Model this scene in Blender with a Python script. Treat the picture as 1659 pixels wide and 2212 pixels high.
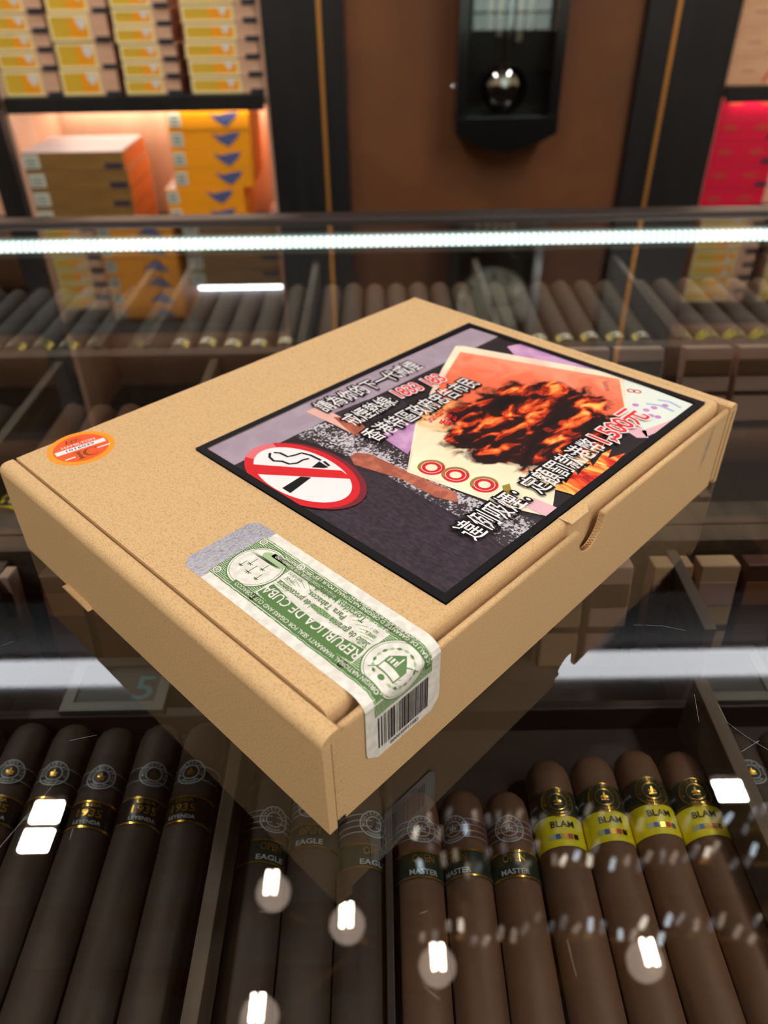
import bpy, bmesh, math, random
from mathutils import Matrix, Vector
random.seed(7)
sc = bpy.context.scene
for o in list(bpy.data.objects): bpy.data.objects.remove(o)

# ------------------------------------------------------------------ camera
CF = 1639.96
CC = Vector((0.01875, -0.13346, 0.22483))
CR = Matrix(((0.99986952, -0.00956196, -0.01301973),
             (-0.01615377, -0.59185638, -0.80588155),
             (0.0, 0.80598672, -0.59193362)))
cd = bpy.data.cameras.new('camera')
cam = bpy.data.objects.new('camera', cd); sc.collection.objects.link(cam)
X, Y, Z = Vector(CR[0]), -Vector(CR[1]), -Vector(CR[2])
cam.matrix_world = Matrix(((X.x, Y.x, Z.x, CC.x), (X.y, Y.y, Z.y, CC.y), (X.z, Y.z, Z.z, CC.z), (0, 0, 0, 1)))
cd.sensor_fit = 'VERTICAL'; cd.sensor_height = 36.0; cd.lens = CF / 2212 * 36.0
cd.clip_start = 0.01; cd.clip_end = 50
cd.dof.use_dof = True; cd.dof.focus_distance = 0.285; cd.dof.aperture_fstop = 9.6
sc.camera = cam
# ------------------------------------------------------------------ world, colour management
w = bpy.data.worlds.new('world'); sc.world = w; w.use_nodes = True
w.node_tree.nodes['Background'].inputs[0].default_value = (0.85, 0.72, 0.58, 1)
w.node_tree.nodes['Background'].inputs[1].default_value = 0.22
sc.view_settings.view_transform = 'Standard'; sc.view_settings.look = 'None'
sc.view_settings.gamma = 1.0; sc.view_settings.use_curve_mapping = False
sc.view_settings.exposure = 0.0
sc.cycles.use_denoising = True
sc.cycles.caustics_reflective = False; sc.cycles.caustics_refractive = False
sc.cycles.sample_clamp_indirect = 6.0
sc.cycles.max_bounces = 10; sc.cycles.transparent_max_bounces = 24
DOWNLIGHT = 400.0     # radiance of the square ceiling downlights
FILL_LIGHT = 40.0         # added fill light: unseen long ceiling diffusers behind the viewer
BULB = 90.0           # radiance of the globe bulb filaments
CASE_LED = 2.5        # strip at the far edge of the counter glass
SHELF_LED = 17.0      # bars under the wall shelves
COVE = 5.6            # opal cove along the top of the back wall

# ------------------------------------------------------------------ pixels to directions
def ray(x, y):
    v = Vector(((x - 829.5) / CF, (y - 1106) / CF, 1.0))
    return (CR.transposed() @ v).normalized()
def onz(x, y, z):
    v = ray(x, y); return CC + v * ((z - CC.z) / v.z)
def ony(x, y, yy):
    v = ray(x, y); return CC + v * ((yy - CC.y) / v.y)

# ------------------------------------------------------------------ helpers
def srgb(r, g, b):
    f = lambda c: (c / 255 / 12.92) if c / 255 <= 0.04045 else ((c / 255 + 0.055) / 1.055) ** 2.4
    return (f(r), f(g), f(b), 1)
def mat(name, col, rough=0.5, metal=0.0, noise=None, bump=None, emit=None, spec=0.5, coat=0.0, alpha=None):
    """noise = (colour2, scale, detail, lo, hi, stretch) ; bump = (scale, strength, distance)"""
    m = bpy.data.materials.new(name); m.use_nodes = True
    nt = m.node_tree; b = nt.nodes['Principled BSDF']
    b.inputs['Base Color'].default_value = col
    b.inputs['Roughness'].default_value = rough; b.inputs['Metallic'].default_value = metal
    b.inputs['Specular IOR Level'].default_value = spec
    b.inputs['Coat Weight'].default_value = coat; b.inputs['Coat Roughness'].default_value = 0.08
    if emit:
        b.inputs['Emission Color'].default_value = emit[0]; b.inputs['Emission Strength'].default_value = emit[1]
    tc = None
    if noise or bump:
        tc = nt.nodes.new('ShaderNodeTexCoord')
    if noise:
        c2, scale, det, lo, hi = noise[:5]
        st = noise[5] if len(noise) > 5 else (1, 1, 1)
        mp = nt.nodes.new('ShaderNodeMapping'); mp.inputs['Scale'].default_value = st
        nt.links.new(tc.outputs['Object'], mp.inputs['Vector'])
        n = nt.nodes.new('ShaderNodeTexNoise'); n.inputs['Scale'].default_value = scale; n.inputs['Detail'].default_value = det
        nt.links.new(mp.outputs[0], n.inputs['Vector'])
        r = nt.nodes.new('ShaderNodeValToRGB')
        r.color_ramp.elements[0].position = lo; r.color_ramp.elements[1].position = hi
        r.color_ramp.elements[0].color = c2; r.color_ramp.elements[1].color = col
        nt.links.new(n.outputs['Fac'], r.inputs['Fac']); nt.links.new(r.outputs['Color'], b.inputs['Base Color'])
    if bump:
        n = nt.nodes.new('ShaderNodeTexNoise'); n.inputs['Scale'].default_value = bump[0]; n.inputs['Detail'].default_value = 4
        nt.links.new(tc.outputs['Object'], n.inputs['Vector'])
        bp = nt.nodes.new('ShaderNodeBump'); bp.inputs['Strength'].default_value = bump[1]; bp.inputs['Distance'].default_value = bump[2]
        nt.links.new(n.outputs['Fac'], bp.inputs['Height']); nt.links.new(bp.outputs[0], b.inputs['Normal'])
    return m
def emitter(name, col, strength):
    m = bpy.data.materials.new(name); m.use_nodes = True; nt = m.node_tree
    nt.nodes.remove(nt.nodes['Principled BSDF'])
    e = nt.nodes.new('ShaderNodeEmission'); e.inputs[0].default_value = col; e.inputs[1].default_value = strength
    nt.links.new(e.outputs[0], nt.nodes['Material Output'].inputs[0]); return m
def ramp_mat(name, stops, scale, detail, stretch, rough=0.4, dist=0.0, kind='noise', coat=0.0, spec=0.4):
    m = bpy.data.materials.new(name); m.use_nodes = True; nt = m.node_tree; b = nt.nodes['Principled BSDF']
    b.inputs['Roughness'].default_value = rough; b.inputs['Coat Weight'].default_value = coat
    tc = nt.nodes.new('ShaderNodeTexCoord'); mp = nt.nodes.new('ShaderNodeMapping')
    mp.inputs['Scale'].default_value = stretch[:3]
    if len(stretch) > 3: mp.inputs['Rotation'].default_value = (0, 0, stretch[3])
    nt.links.new(tc.outputs['Object'], mp.inputs['Vector'])
    if kind == 'noise':
        n = nt.nodes.new('ShaderNodeTexNoise'); n.inputs['Scale'].default_value = scale
        n.inputs['Detail'].default_value = detail; n.inputs['Distortion'].default_value = dist
    else:
        n = nt.nodes.new('ShaderNodeTexWave'); n.inputs['Scale'].default_value = scale
        n.inputs['Distortion'].default_value = dist; n.inputs['Detail'].default_value = detail
    nt.links.new(mp.outputs[0], n.inputs['Vector'])
    r = nt.nodes.new('ShaderNodeValToRGB')
    while len(r.color_ramp.elements) < len(stops): r.color_ramp.elements.new(0.5)
    for e, (p, c) in zip(r.color_ramp.elements, stops): e.position = p; e.color = c
    nt.links.new(n.outputs['Fac'], r.inputs['Fac']); nt.links.new(r.outputs[0], b.inputs['Base Color'])
    return m

class MB:
    def __init__(s): s.v = []; s.f = []; s.m = []
    def add(s, vs, fs, mi=0):
        o = len(s.v); s.v += [tuple(q) for q in vs]
        for f in fs: s.f.append([i + o for i in f]); s.m.append(mi)
        return s
    def box(s, x0, x1, y0, y1, z0, z1, mi=0):
        vs = [(x, y, z) for z in (z0, z1) for y in (y0, y1) for x in (x0, x1)]
        return s.add(vs, [(0, 2, 3, 1), (4, 5, 7, 6), (0, 1, 5, 4), (2, 6, 7, 3), (0, 4, 6, 2), (1, 3, 7, 5)], mi)
    def bar(s, x0, x1, y0, y1, z0, z1, n, mi=0):
        vs = []
        for i in range(n + 1):
            x = x0 + (x1 - x0) * i / n; vs += [(x, y0, z0), (x, y1, z0), (x, y1, z1), (x, y0, z1)]
        fs = [(3, 2, 1, 0), tuple(4 * n + k for k in range(4))]
        for i in range(n):
            for k in range(4): fs.append((4 * i + k, 4 * i + (k + 1) % 4, 4 * i + 4 + (k + 1) % 4, 4 * i + 4 + k))
        return s.add(vs, fs, mi)
    def bbox(s, x0, x1, y0, y1, z0, z1, r=0.002, mi=0):
        bm = bmesh.new(); bmesh.ops.create_cube(bm, size=1)
        for q in bm.verts: q.co = ((x0 + x1) / 2 + q.co.x * (x1 - x0), (y0 + y1) / 2 + q.co.y * (y1 - y0), (z0 + z1) / 2 + q.co.z * (z1 - z0))
        bmesh.ops.bevel(bm, geom=bm.edges[:], offset=r, segments=2, affect='EDGES', profile=0.6)
        bm.verts.index_update()
        s.add([q.co[:] for q in bm.verts], [[q.index for q in f.verts] for f in bm.faces], mi); bm.free(); return s
    def prism(s, pts, axis, a, b, mi=0):
        """pts 2D outline extruded along axis ('x','y','z') from a to b; concave outlines are triangulated"""
        bm = bmesh.new()
        def P(p, h): return {'x': (h, p[0], p[1]), 'y': (p[0], h, p[1]), 'z': (p[0], p[1], h)}[axis]
        va = [bm.verts.new(P(p, a)) for p in pts]; vb = [bm.verts.new(P(p, b)) for p in pts]
        n = len(pts)
        f1 = bm.faces.new(va); f2 = bm.faces.new(list(reversed(vb)))
        for i in range(n): bm.faces.new((va[i], vb[i], vb[(i + 1) % n], va[(i + 1) % n]))
        bmesh.ops.triangulate(bm, faces=[f1, f2]); bmesh.ops.recalc_face_normals(bm, faces=bm.faces[:])
        bm.verts.index_update()
        s.add([q.co[:] for q in bm.verts], [[q.index for q in f.verts] for f in bm.faces], mi); bm.free(); return s
    def lathe(s, prof, axis='z', n=24, c=(0, 0, 0), mi=0, cap=True):
        """prof: list of (radius, height)"""
        vs = []
        for r, h in prof:
            for k in range(n):
                a = 2 * math.pi * k / n; p = (r * math.cos(a), r * math.sin(a))
                q = {'z': (p[0], p[1], h), 'y': (p[0], h, p[1]), 'x': (h, p[0], p[1])}[axis]
                vs.append((q[0] + c[0], q[1] + c[1], q[2] + c[2]))
        fs = []
        for i in range(len(prof) - 1):
            for k in range(n):
                fs.append((i * n + k, i * n + (k + 1) % n, (i + 1) * n + (k + 1) % n, (i + 1) * n + k))
        if cap: fs.append(tuple(range(n - 1, -1, -1))); fs.append(tuple((len(prof) - 1) * n + k for k in range(n)))
        return s.add(vs, fs, mi)
    def tube(s, pts, r, n=8, mi=0):
        pts = [Vector(p) for p in pts]; vs = []; fs = []
        for i, p in enumerate(pts):
            d = (pts[min(i + 1, len(pts) - 1)] - pts[max(i - 1, 0)]).normalized()
            a = d.orthogonal().normalized() if i == 0 else (pa - d * pa.dot(d)).normalized()
            pa = a; bq = d.cross(a)
            for k in range(n):
                t = 2 * math.pi * k / n; vs.append(tuple(p + a * (r * math.cos(t)) + bq * (r * math.sin(t))))
        for i in range(len(pts) - 1):
            for k in range(n): fs.append((i * n + k, i * n + (k + 1) % n, (i + 1) * n + (k + 1) % n, (i + 1) * n + k))
        fs.append(tuple(range(n - 1, -1, -1))); fs.append(tuple((len(pts) - 1) * n + k for k in range(n)))
        return s.add(vs, fs, mi)
    def flat(s, pts2, fn, h, mi=0, sub=0):
        """flat 2D outline mapped through fn(u, v, h)"""
        bm = bmesh.new(); f = bm.faces.new([bm.verts.new((p[0], p[1], 0)) for p in pts2])
        f.normal_update()
        if f.normal.z < 0: f.normal_flip()
        bmesh.ops.triangulate(bm, faces=[f])
        if sub: bmesh.ops.subdivide_edges(bm, edges=bm.edges[:], cuts=sub, use_grid_fill=True)
        bm.verts.index_update()
        s.add([fn(q.co.x, q.co.y, h) for q in bm.verts], [[q.index for q in f.verts] for f in bm.faces], mi); bm.free(); return s
    def ring(s, c, r0, r1, fn, h, mi=0, n=40, ey=1.0):
        vs = []; 
        for k in range(n):
            a = 2 * math.pi * k / n
            for r in (r0, r1): vs.append(fn(c[0] + r * math.cos(a), c[1] + ey * r * math.sin(a), h))
        return s.add(vs, [(2 * k, 2 * k + 1, (2 * k + 3) % (2 * n), (2 * k + 2) % (2 * n)) for k in range(n)], mi)
    def disc(s, c, r, fn, h, mi=0, n=32, ey=1.0):
        return s.ring(c, r * 0.02, r, fn, h, mi, n, ey)
    def grid(s, u0, u1, v0, v1, fn, h, nu, nv, mi=0):
        vs = [fn(u0 + (u1 - u0) * i / nu, v0 + (v1 - v0) * j / nv, h) for j in range(nv + 1) for i in range(nu + 1)]
        return s.add(vs, [(j * (nu + 1) + i, j * (nu + 1) + i + 1, (j + 1) * (nu + 1) + i + 1, (j + 1) * (nu + 1) + i) for j in range(nv) for i in range(nu)], mi)
    def line(s, pts, wd, fn, h, mi=0):
        pts = [Vector(p) for p in pts]
        L = []
        for i, p in enumerate(pts):
            d = (pts[min(i + 1, len(pts) - 1)] - pts[max(i - 1, 0)]).normalized(); nrm = Vector((-d.y, d.x)) * wd / 2
            L.append((p + nrm, p - nrm))
        vs = [fn(q.x, q.y, h) for a in L for q in a]
        return s.add(vs, [(2 * i, 2 * i + 1, 2 * i + 3, 2 * i + 2) for i in range(len(pts) - 1)], mi)
    def text(s, T, fn2, h, mi=0):
        """T = (verts2d, faces); fn2 maps 2D to 3D with height"""
        return s.add([fn2(a, b, h) for a, b in T[0]], T[1], mi)
    def build(s, name, mats, parent=None, smooth=False, loc=None):
        me = bpy.data.meshes.new(name); me.from_pydata(s.v, [], s.f)
        for m in (mats if isinstance(mats, (list, tuple)) else [mats]): me.materials.append(m)
        me.polygons.foreach_set('material_index', s.m)
        if smooth is True: me.polygons.foreach_set('use_smooth', [True] * len(me.polygons))
        me.update()
        if smooth == 'auto':
            me.polygons.foreach_set('use_smooth', [True] * len(me.polygons)); me.set_sharp_from_angle(angle=math.radians(38))
        o = bpy.data.objects.new(name, me); sc.collection.objects.link(o)
        if parent: o.parent = parent
        if loc: o.location = loc
        return o
def tag(o, label, cat, group=None):
    o['label'] = label; o['category'] = cat
    if group: o['group'] = group
    return o
def struct(o): o['kind'] = 'structure'; return o
def thing(name, loc, label, cat, group=None, rz=0.0):
    o = bpy.data.objects.new(name, None); sc.collection.objects.link(o); o.empty_display_size = 0.02
    o.location = loc; o.rotation_euler = (0, 0, rz); return tag(o, label, cat, group)
def dup(root, loc, label, rot=None, group=None):
    r = root.copy(); sc.collection.objects.link(r); r.location = loc; r['label'] = label
    if rot: r.rotation_euler = rot
    if group: r['group'] = group
    for ch in root.children:
        c = ch.copy(); sc.collection.objects.link(c); c.parent = r
        for g in ch.children:
            d = g.copy(); sc.collection.objects.link(d); d.parent = c
    return r
ORD = ['first', 'second', 'third', 'fourth', 'fifth', 'sixth', 'seventh', 'eighth', 'ninth', 'tenth', 'eleventh', 'twelfth', 'thirteenth', 'fourteenth']
_tc = {}
def text2d(t, offset=0.0, res=2):
    """unit-size text as 2D mesh: (verts, faces, width) normalised so that x starts at 0"""
    k = (t, offset, res)
    if k in _tc: return _tc[k]
    cu = bpy.data.curves.new('t', 'FONT'); cu.body = t; cu.size = 1.0; cu.resolution_u = res; cu.offset = offset; cu.fill_mode = 'FRONT'
    o = bpy.data.objects.new('t', cu); sc.collection.objects.link(o)
    dg = bpy.context.evaluated_depsgraph_get(); me = bpy.data.meshes.new_from_object(o.evaluated_get(dg))
    vs = [(q.co.x, q.co.y) for q in me.vertices]; fs = [tuple(p.vertices) for p in me.polygons]
    bpy.data.objects.remove(o); bpy.data.curves.remove(cu); bpy.data.meshes.remove(me)
    x0 = min(a for a, b in vs); x1 = max(a for a, b in vs)
    _tc[k] = (vs, fs, x0, x1); return _tc[k]
def fit_text(t, p0, p1, size, offset=0.0, up=1.0, res=2, ref=None):
    """text fitted from p0 to p1 (baseline, 2D) with cap size in 2D units"""
    vs, fs, x0, x1 = text2d(t, offset, res)
    if ref is not None: _, _, x0, x1 = text2d(t, ref, res)
    p0 = Vector(p0); p1 = Vector(p1); ex = (p1 - p0); L = ex.length; ex.normalize(); ey = Vector((-ex.y, ex.x)) * up
    k = L / (x1 - x0)
    return ([tuple(p0 + ex * ((a - x0) * k) + ey * (b * size)) for a, b in vs], fs)
def arc_text(t, c, r, a0, a1, size, offset=0.0, inward=False):
    """letters on a circle, from angle a0 to a1 (radians); inward: read along the lower arc"""
    V = []; F = []
    n = len(t)
    for i, ch in enumerate(t):
        if ch == ' ': continue
        vs, fs, x0, x1 = text2d(ch, offset)
        a = a0 + (a1 - a0) * (i + 0.5) / n
        er = Vector((math.cos(a), math.sin(a)))
        ey = -er if inward else er
        ex = Vector((ey.y, -ey.x))
        p = Vector(c) + er * r; o = len(V)
        for q in vs: V.append(tuple(p + ex * ((q[0] - (x0 + x1) / 2) * size) + ey * (q[1] * size)))
        F += [tuple(j + o for j in f) for f in fs]
    return (V, F)

# ------------------------------------------------------------------ materials
WHITE = srgb(240, 240, 236)
CARD = mat('kraft_cardboard', srgb(208, 173, 127), 0.85, noise=(srgb(182, 145, 100), 2400, 2, 0.30, 0.52, (1, 0.5, 1)), bump=(2600, 0.10, 0.0002), spec=0.2)
CARDIN = mat('corrugated_core', srgb(150, 112, 70), 0.9, spec=0.1)
def glass_mat():
    m = bpy.data.materials.new('clear_counter_glass'); m.use_nodes = True; nt = m.node_tree
    nt.nodes.remove(nt.nodes['Principled BSDF'])
    tr = nt.nodes.new('ShaderNodeBsdfTransparent'); tr.inputs[0].default_value = (0.93, 0.95, 0.94, 1)
    gl = nt.nodes.new('ShaderNodeBsdfGlossy'); gl.inputs['Roughness'].default_value = 0.0; gl.inputs['Color'].default_value = (1, 1, 1, 1)
    fr = nt.nodes.new('ShaderNodeFresnel'); fr.inputs['IOR'].default_value = 1.5
    # both faces of the pane reflect: 2F / (1 + F)
    a = nt.nodes.new('ShaderNodeMath'); a.operation = 'MULTIPLY'; a.inputs[1].default_value = 2.0
    b = nt.nodes.new('ShaderNodeMath'); b.operation = 'ADD'; b.inputs[1].default_value = 1.0
    c = nt.nodes.new('ShaderNodeMath'); c.operation = 'DIVIDE'
    L = nt.links.new
    L(fr.outputs[0], a.inputs[0]); L(fr.outputs[0], b.inputs[0]); L(a.outputs[0], c.inputs[0]); L(b.outputs[0], c.inputs[1])
    mx = nt.nodes.new('ShaderNodeMixShader'); L(c.outputs[0], mx.inputs[0]); L(tr.outputs[0], mx.inputs[1]); L(gl.outputs[0], mx.inputs[2])
    L(mx.outputs[0], nt.nodes['Material Output'].inputs[0]); return m
GLASS = glass_mat()
def clear_mat(name, col):
    m = bpy.data.materials.new(name); m.use_nodes = True; nt = m.node_tree
    nt.nodes.remove(nt.nodes['Principled BSDF']); t = nt.nodes.new('ShaderNodeBsdfTransparent'); t.inputs[0].default_value = col
    nt.links.new(t.outputs[0], nt.nodes['Material Output'].inputs[0]); return m
GLASSIN = clear_mat('glass_underside', (0.97, 0.985, 0.975, 1))
BLACKM = mat('black_lacquer', srgb(26, 26, 30), 0.32)
BLACKWOOD = mat('black_stained_wood', srgb(24, 24, 27), 0.45, noise=(srgb(16, 16, 18), 30, 3, 0.4, 0.6, (1, 1, 0.1)))
BRONZE = mat('dark_bronze_metal', srgb(70, 62, 60), 0.35, 0.7)
GOLD = mat('brushed_gold_metal', srgb(214, 150, 76), 0.42, 0.7)
CHROME = mat('polished_chrome', srgb(225, 225, 225), 0.06, 1.0)
PANEL = mat('brown_wall_panel', srgb(118, 70, 36), 0.6, noise=(srgb(102, 62, 30), 5, 4, 0.35, 0.65))
BAYWOOD = mat('pinkish_cedar_panel', srgb(240, 198, 170), 0.6, noise=(srgb(228, 176, 146), 12, 4, 0.35, 0.65, (1, 1, 0.2)))
CASEWOOD = mat('dark_cedar_lining', srgb(56, 38, 28), 0.6, noise=(srgb(40, 27, 20), 40, 4, 0.35, 0.65, (0.2, 1, 1)))
DIVIDER = mat('pale_cedar_divider', srgb(104, 84, 69), 0.6, noise=(srgb(84, 66, 53), 120, 4, 0.35, 0.65, (1, 0.12, 1)))

# ------------------------------------------------------------------ room
FLOORZ = -0.95; CEIL = 2.0; WALL = 1.95
struct(MB().box(-3.2, 3.2, -3.2, 2.35, FLOORZ - 0.05, FLOORZ).build('floor', mat('dark_floor', srgb(96, 78, 64), 0.4)))
struct(MB().box(-3.2, 3.2, -3.2, 2.35, CEIL + 0.02, CEIL + 0.08).build('ceiling', mat('grey_ceiling', srgb(150, 142, 142), 0.7)))
CREAM = mat('warm_cream_paint', srgb(205, 186, 160), 0.8)
struct(MB().box(-3.25, -3.2, -3.2, 2.35, FLOORZ, CEIL + 0.02).build('wall_left', CREAM))
struct(MB().box(3.2, 3.25, -3.2, 2.35, FLOORZ, CEIL + 0.02).build('wall_right', CREAM))
struct(MB().box(-3.25, 3.25, -3.25, -3.2, FLOORZ, CEIL + 0.02).build('wall_front', CREAM))
wb = struct(MB().box(-3.2, 3.2, 2.3, 2.35, FLOORZ, CEIL + 0.02).build('wall_back', PANEL))
MB().box(-0.062, 0.652, 1.965, 2.3, FLOORZ, CEIL - 0.03).build('brown_panel', PANEL, wb)
MB().box(-3.2, -1.66, 1.965, 2.3, FLOORZ, CEIL - 0.03).build('brown_panel', PANEL, wb)
MB().box(1.58, 3.2, 1.965, 2.3, FLOORZ, CEIL - 0.03).build('brown_panel', PANEL, wb)
win = struct(MB().box(0.42, 1.42, -3.2, -3.19, -0.55, 1.25).build('window_1', mat('window_backing', srgb(40, 44, 42), 0.5)))
PANE = emitter('daylit_pane', (0.86, 1.0, 0.9, 1), 1.5)
for i in range(3):
    for j in range(6): MB().box(0.46 + i * 0.32, 0.74 + i * 0.32, -3.189, -3.18, -0.51 + j * 0.29, -0.27 + j * 0.29).build('pane', PANE, win)
# black posts with a gold inlay
def post(n, x0, x1, gx):
    p = struct(MB().bbox(x0, x1, WALL - 0.01, 2.3, FLOORZ, CEIL - 0.03, 0.004).build('trim_%d' % n, BLACKWOOD))
    if gx is not None: MB().box(gx - 0.0048, gx + 0.0048, WALL - 0.0135, WALL - 0.009, FLOORZ + 0.1, CEIL - 0.08).build('gold_inlay', GOLD, p)
post(1, -0.2455, -0.055, -0.112)
post(2, 0.643, 0.858, 0.712)
post(3, -0.962, -0.902, None)
post(4, 1.52, 1.60, None)
post(5, -1.70, -1.62, None)
# opal light cove along the top of the wall under a white soffit
COVEM = emitter('cove_light', (0.94, 0.95, 1.0, 1), COVE)
cl = thing('cove_light', (0, 1.99, CEIL - 0.03), 'long light cove along the ceiling above the shelves, mirrored white in the glass', 'ceiling light')
MB().box(-3.1, 3.1, -0.28, 0.30, 0.045, 0.05).build('white_soffit', mat('white_paint', srgb(236, 236, 240), 0.6), cl)
MB().bar(-3.05, 3.05, -0.165, -0.042, 0.034, 0.044, 60).build('diffuser', COVEM, cl)
# ceiling grid of wooden slats
GRIDW = mat('brown_ceiling_slat', srgb(120, 72, 38), 0.5)
cg = bpy.data.objects['ceiling']
for i in range(14):
    yy = 1.62 - i * 0.17
    MB().box(-3.1, 3.1, yy - 0.028, yy + 0.028, CEIL - 0.03, CEIL + 0.02).build('slat', GRIDW, cg)
for i in range(13):
    xx = -2.4 + i * 0.4
    MB().box(xx - 0.022, xx + 0.022, -0.62, 1.65, CEIL - 0.022, CEIL + 0.02).build('slat', GRIDW, cg)

# shelving bays
SHELVES = [-0.40, -0.045, 0.30, 0.65, 1.0, 1.35]
LEDM = emitter('cool_led', (0.82, 0.9, 1.0, 1), SHELF_LED)
LEDF = emitter('added_front_led', (1.0, 0.86, 0.70, 1), SHELF_LED * 0.9)  # added front bars, put in to brighten the fronts of the shelved boxes
LEDW = emitter('warm_led', (1.0, 0.80, 0.62, 1), SHELF_LED * 2.2)
def bay(x0, x1, label, cool=False):
    t = thing('wall_shelving', ((x0 + x1) / 2, 2.1, FLOORZ), label, 'shelves')
    ox, oy, oz = t.location
    def P(name, x0, x1, y0, y1, z0, z1, m):
        return MB().box(x0 - ox, x1 - ox, y0 - oy, y1 - oy, z0 - oz, z1 - oz).build(name, m, t)
    P('back_panel', x0, x1, 2.275, 2.295, FLOORZ, 1.72, BAYWOOD)
    P('side_panel', x0, x0 + 0.012, 1.97, 2.275, FLOORZ, 1.72, BAYWOOD)
    P('side_panel', x1 - 0.012, x1, 1.97, 2.275, FLOORZ, 1.72, BAYWOOD)
    P('top_panel', x0, x1, 1.955, 2.29, 1.70, CEIL - 0.03, BLACKWOOD)
    P('base_cabinet', x0, x1, 1.96, 2.275, FLOORZ, -0.76, BLACKWOOD)
    for z in SHELVES:
        b = P('shelf_board', x0 + 0.012, x1 - 0.012, 1.955, 2.275, z - 0.024, z, BLACKWOOD)
        if z < 0.5 or (z < 0.7 and cool): P('light_bar', x0 + 0.03, x1 - 0.03, 2.235, 2.249, z - 0.032, z - 0.024, LEDM if z > 0.5 else LEDW)
        if z < 0.5: P('light_bar', x0 + 0.03, x1 - 0.03, 1.957, 1.9645, z - 0.030, z - 0.024, LEDF)  # added bar grazing the box fronts, hidden behind the lip
        P('front_lip', x0 + 0.012, x1 - 0.012, 1.949, 1.9548, z - 0.034, z, BLACKWOOD)
    return t
bay(-0.902, -0.2455, 'lit cedar-lined wall shelving full of yellow and orange cigar boxes', True)
bay(0.858, 1.52, 'cedar-lined wall shelving holding the crimson boxes, right of the clock')
bay(-1.62, -0.962, 'wall shelving cut off by the left edge of the photo')

# ------------------------------------------------------------------ boxes on the shelves
PINKWOOD = mat('pale_cedar_box', srgb(228, 184, 154), 0.55, noise=(srgb(208, 162, 132), 30, 3, 0.35, 0.65, (0.3, 1, 1)))
SIDEWOOD = mat('reddish_box_side', srgb(140, 84, 66), 0.55)
CREAMTRIM = mat('cream_gold_trim', srgb(250, 236, 172), 0.35)
OLIVEYEL = mat('olive_yellow_label', srgb(226, 184, 52), 0.45)
ORANGEP = mat('orange_label', srgb(255, 168, 12), 0.45)
CRESTW = mat('white_crest', srgb(232, 226, 216), 0.4)
DARKTAG = mat('dark_price_tag', srgb(40, 48, 58), 0.4)
BLUETAG = mat('grey_blue_price_tag', srgb(120, 136, 138), 0.4)
ORANGEBOX = mat('orange_paper', srgb(246, 160, 10), 0.5)
OLIVEBOX = mat('olive_brown_paper', srgb(138, 104, 52), 0.5, noise=(srgb(124, 90, 44), 25, 3, 0.35, 0.65, (0.3, 1, 1)))
LIDPALE = mat('pale_lilac_lid', srgb(206, 196, 204), 0.5)
STICKER = mat('pale_grey_sticker', srgb(206, 208, 196), 0.5)
STICKTXT = mat('sticker_print', srgb(120, 134, 120), 0.5)
BLUEEMB = mat('blue_emblem', srgb(80, 92, 140), 0.45)
NAVY = mat('navy_tag', srgb(48, 46, 66), 0.45)
CRIMSON = mat('crimson_paper', srgb(214, 14, 60), 0.45)
CRIMGOLD = mat('dull_gold_print', srgb(190, 70, 50), 0.5)
TANBOX = mat('tan_box', srgb(228, 180, 140), 0.5, noise=(srgb(214, 164, 124), 30, 3, 0.35, 0.65, (0.3, 1, 1)))
REDSTRIPE = mat('red_stripe', srgb(200, 70, 56), 0.5)
def P3(x, y, h): return (x, -h, y)          # front face: x right, y up, h towards the viewer
def quad(x0, x1, y0, y1): return [(x0, y0), (x1, y0), (x1, y1), (x0, y1)]
def slab(mb, x0, x1, z0, z1, d=0.0012, mi=0): mb.box(x0, x1, -d, 0.0004, z0, z1, mi); return mb
protos = {}
def proto_yellow(wd, h, dep=0.2):
    k = ('y', wd, h)
    if k in protos: return None
    t = thing('cigar_box', (0, 0, 0), '-', 'cigar box')
    MB().bbox(0, wd, 0, dep, 0.0004, h - 0.0004, 0.0015).build('body', [PINKWOOD], t)
    MB().box(wd - 0.0005, wd + 0.0007, 0.004, dep - 0.004, 0.003, h - 0.003).build('side_panel', SIDEWOOD, t)
    lw = wd * 0.70; b = 0.0055
    tr = MB()
    slab(tr, 0.002, lw, 0.002, 0.002 + b, 0.002); slab(tr, 0.002, lw, h - 0.002 - b, h - 0.002, 0.002)
    slab(tr, 0.002, 0.002 + b, 0.002 + b, h - 0.002 - b, 0.002); slab(tr, lw - b, lw, 0.002 + b, h - 0.002 - b, 0.002)
    tr.build('label_trim', CREAMTRIM, t)
    f = slab(MB(), 0.002 + b, lw - b, 0.002 + b, h - 0.002 - b, 0.0012).build('front_label', OLIVEYEL, t)
    slab(MB(), lw * 0.52, lw - b, 0.002 + b, h - 0.002 - b, 0.0016).build('orange_corner', ORANGEP, f)
    cx, cz, r = lw * 0.80, h * 0.62, min(0.013, h * 0.26)
    MB().prism([(cx - r, cz + r), (cx + r, cz + r), (cx + r * 0.8, cz - r * 0.1), (cx, cz - r), (cx - r * 0.8, cz - r * 0.1)], 'y', -0.0024, -0.001).build('crest', CRESTW, f)
    slab(MB(), wd - 0.032, wd + 0.002, -0.0005, 0.0105, 0.004).build('price_tag', DARKTAG, t)
    protos[k] = t; return t
def place(key, make, loc, label, group, rz=0.0):
    fresh = make()
    if fresh is not None:
        fresh.location = loc; fresh.rotation_euler = (0, 0, rz); fresh['label'] = label; fresh['group'] = group; return fresh
    return dup(protos[key], loc, label, (0, 0, rz), group)
def rank(i, n): return 'bottom' if i == 0 else 'top' if i == n - 1 else ORD[i] + ' from bottom'
FY = 1.972
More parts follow.
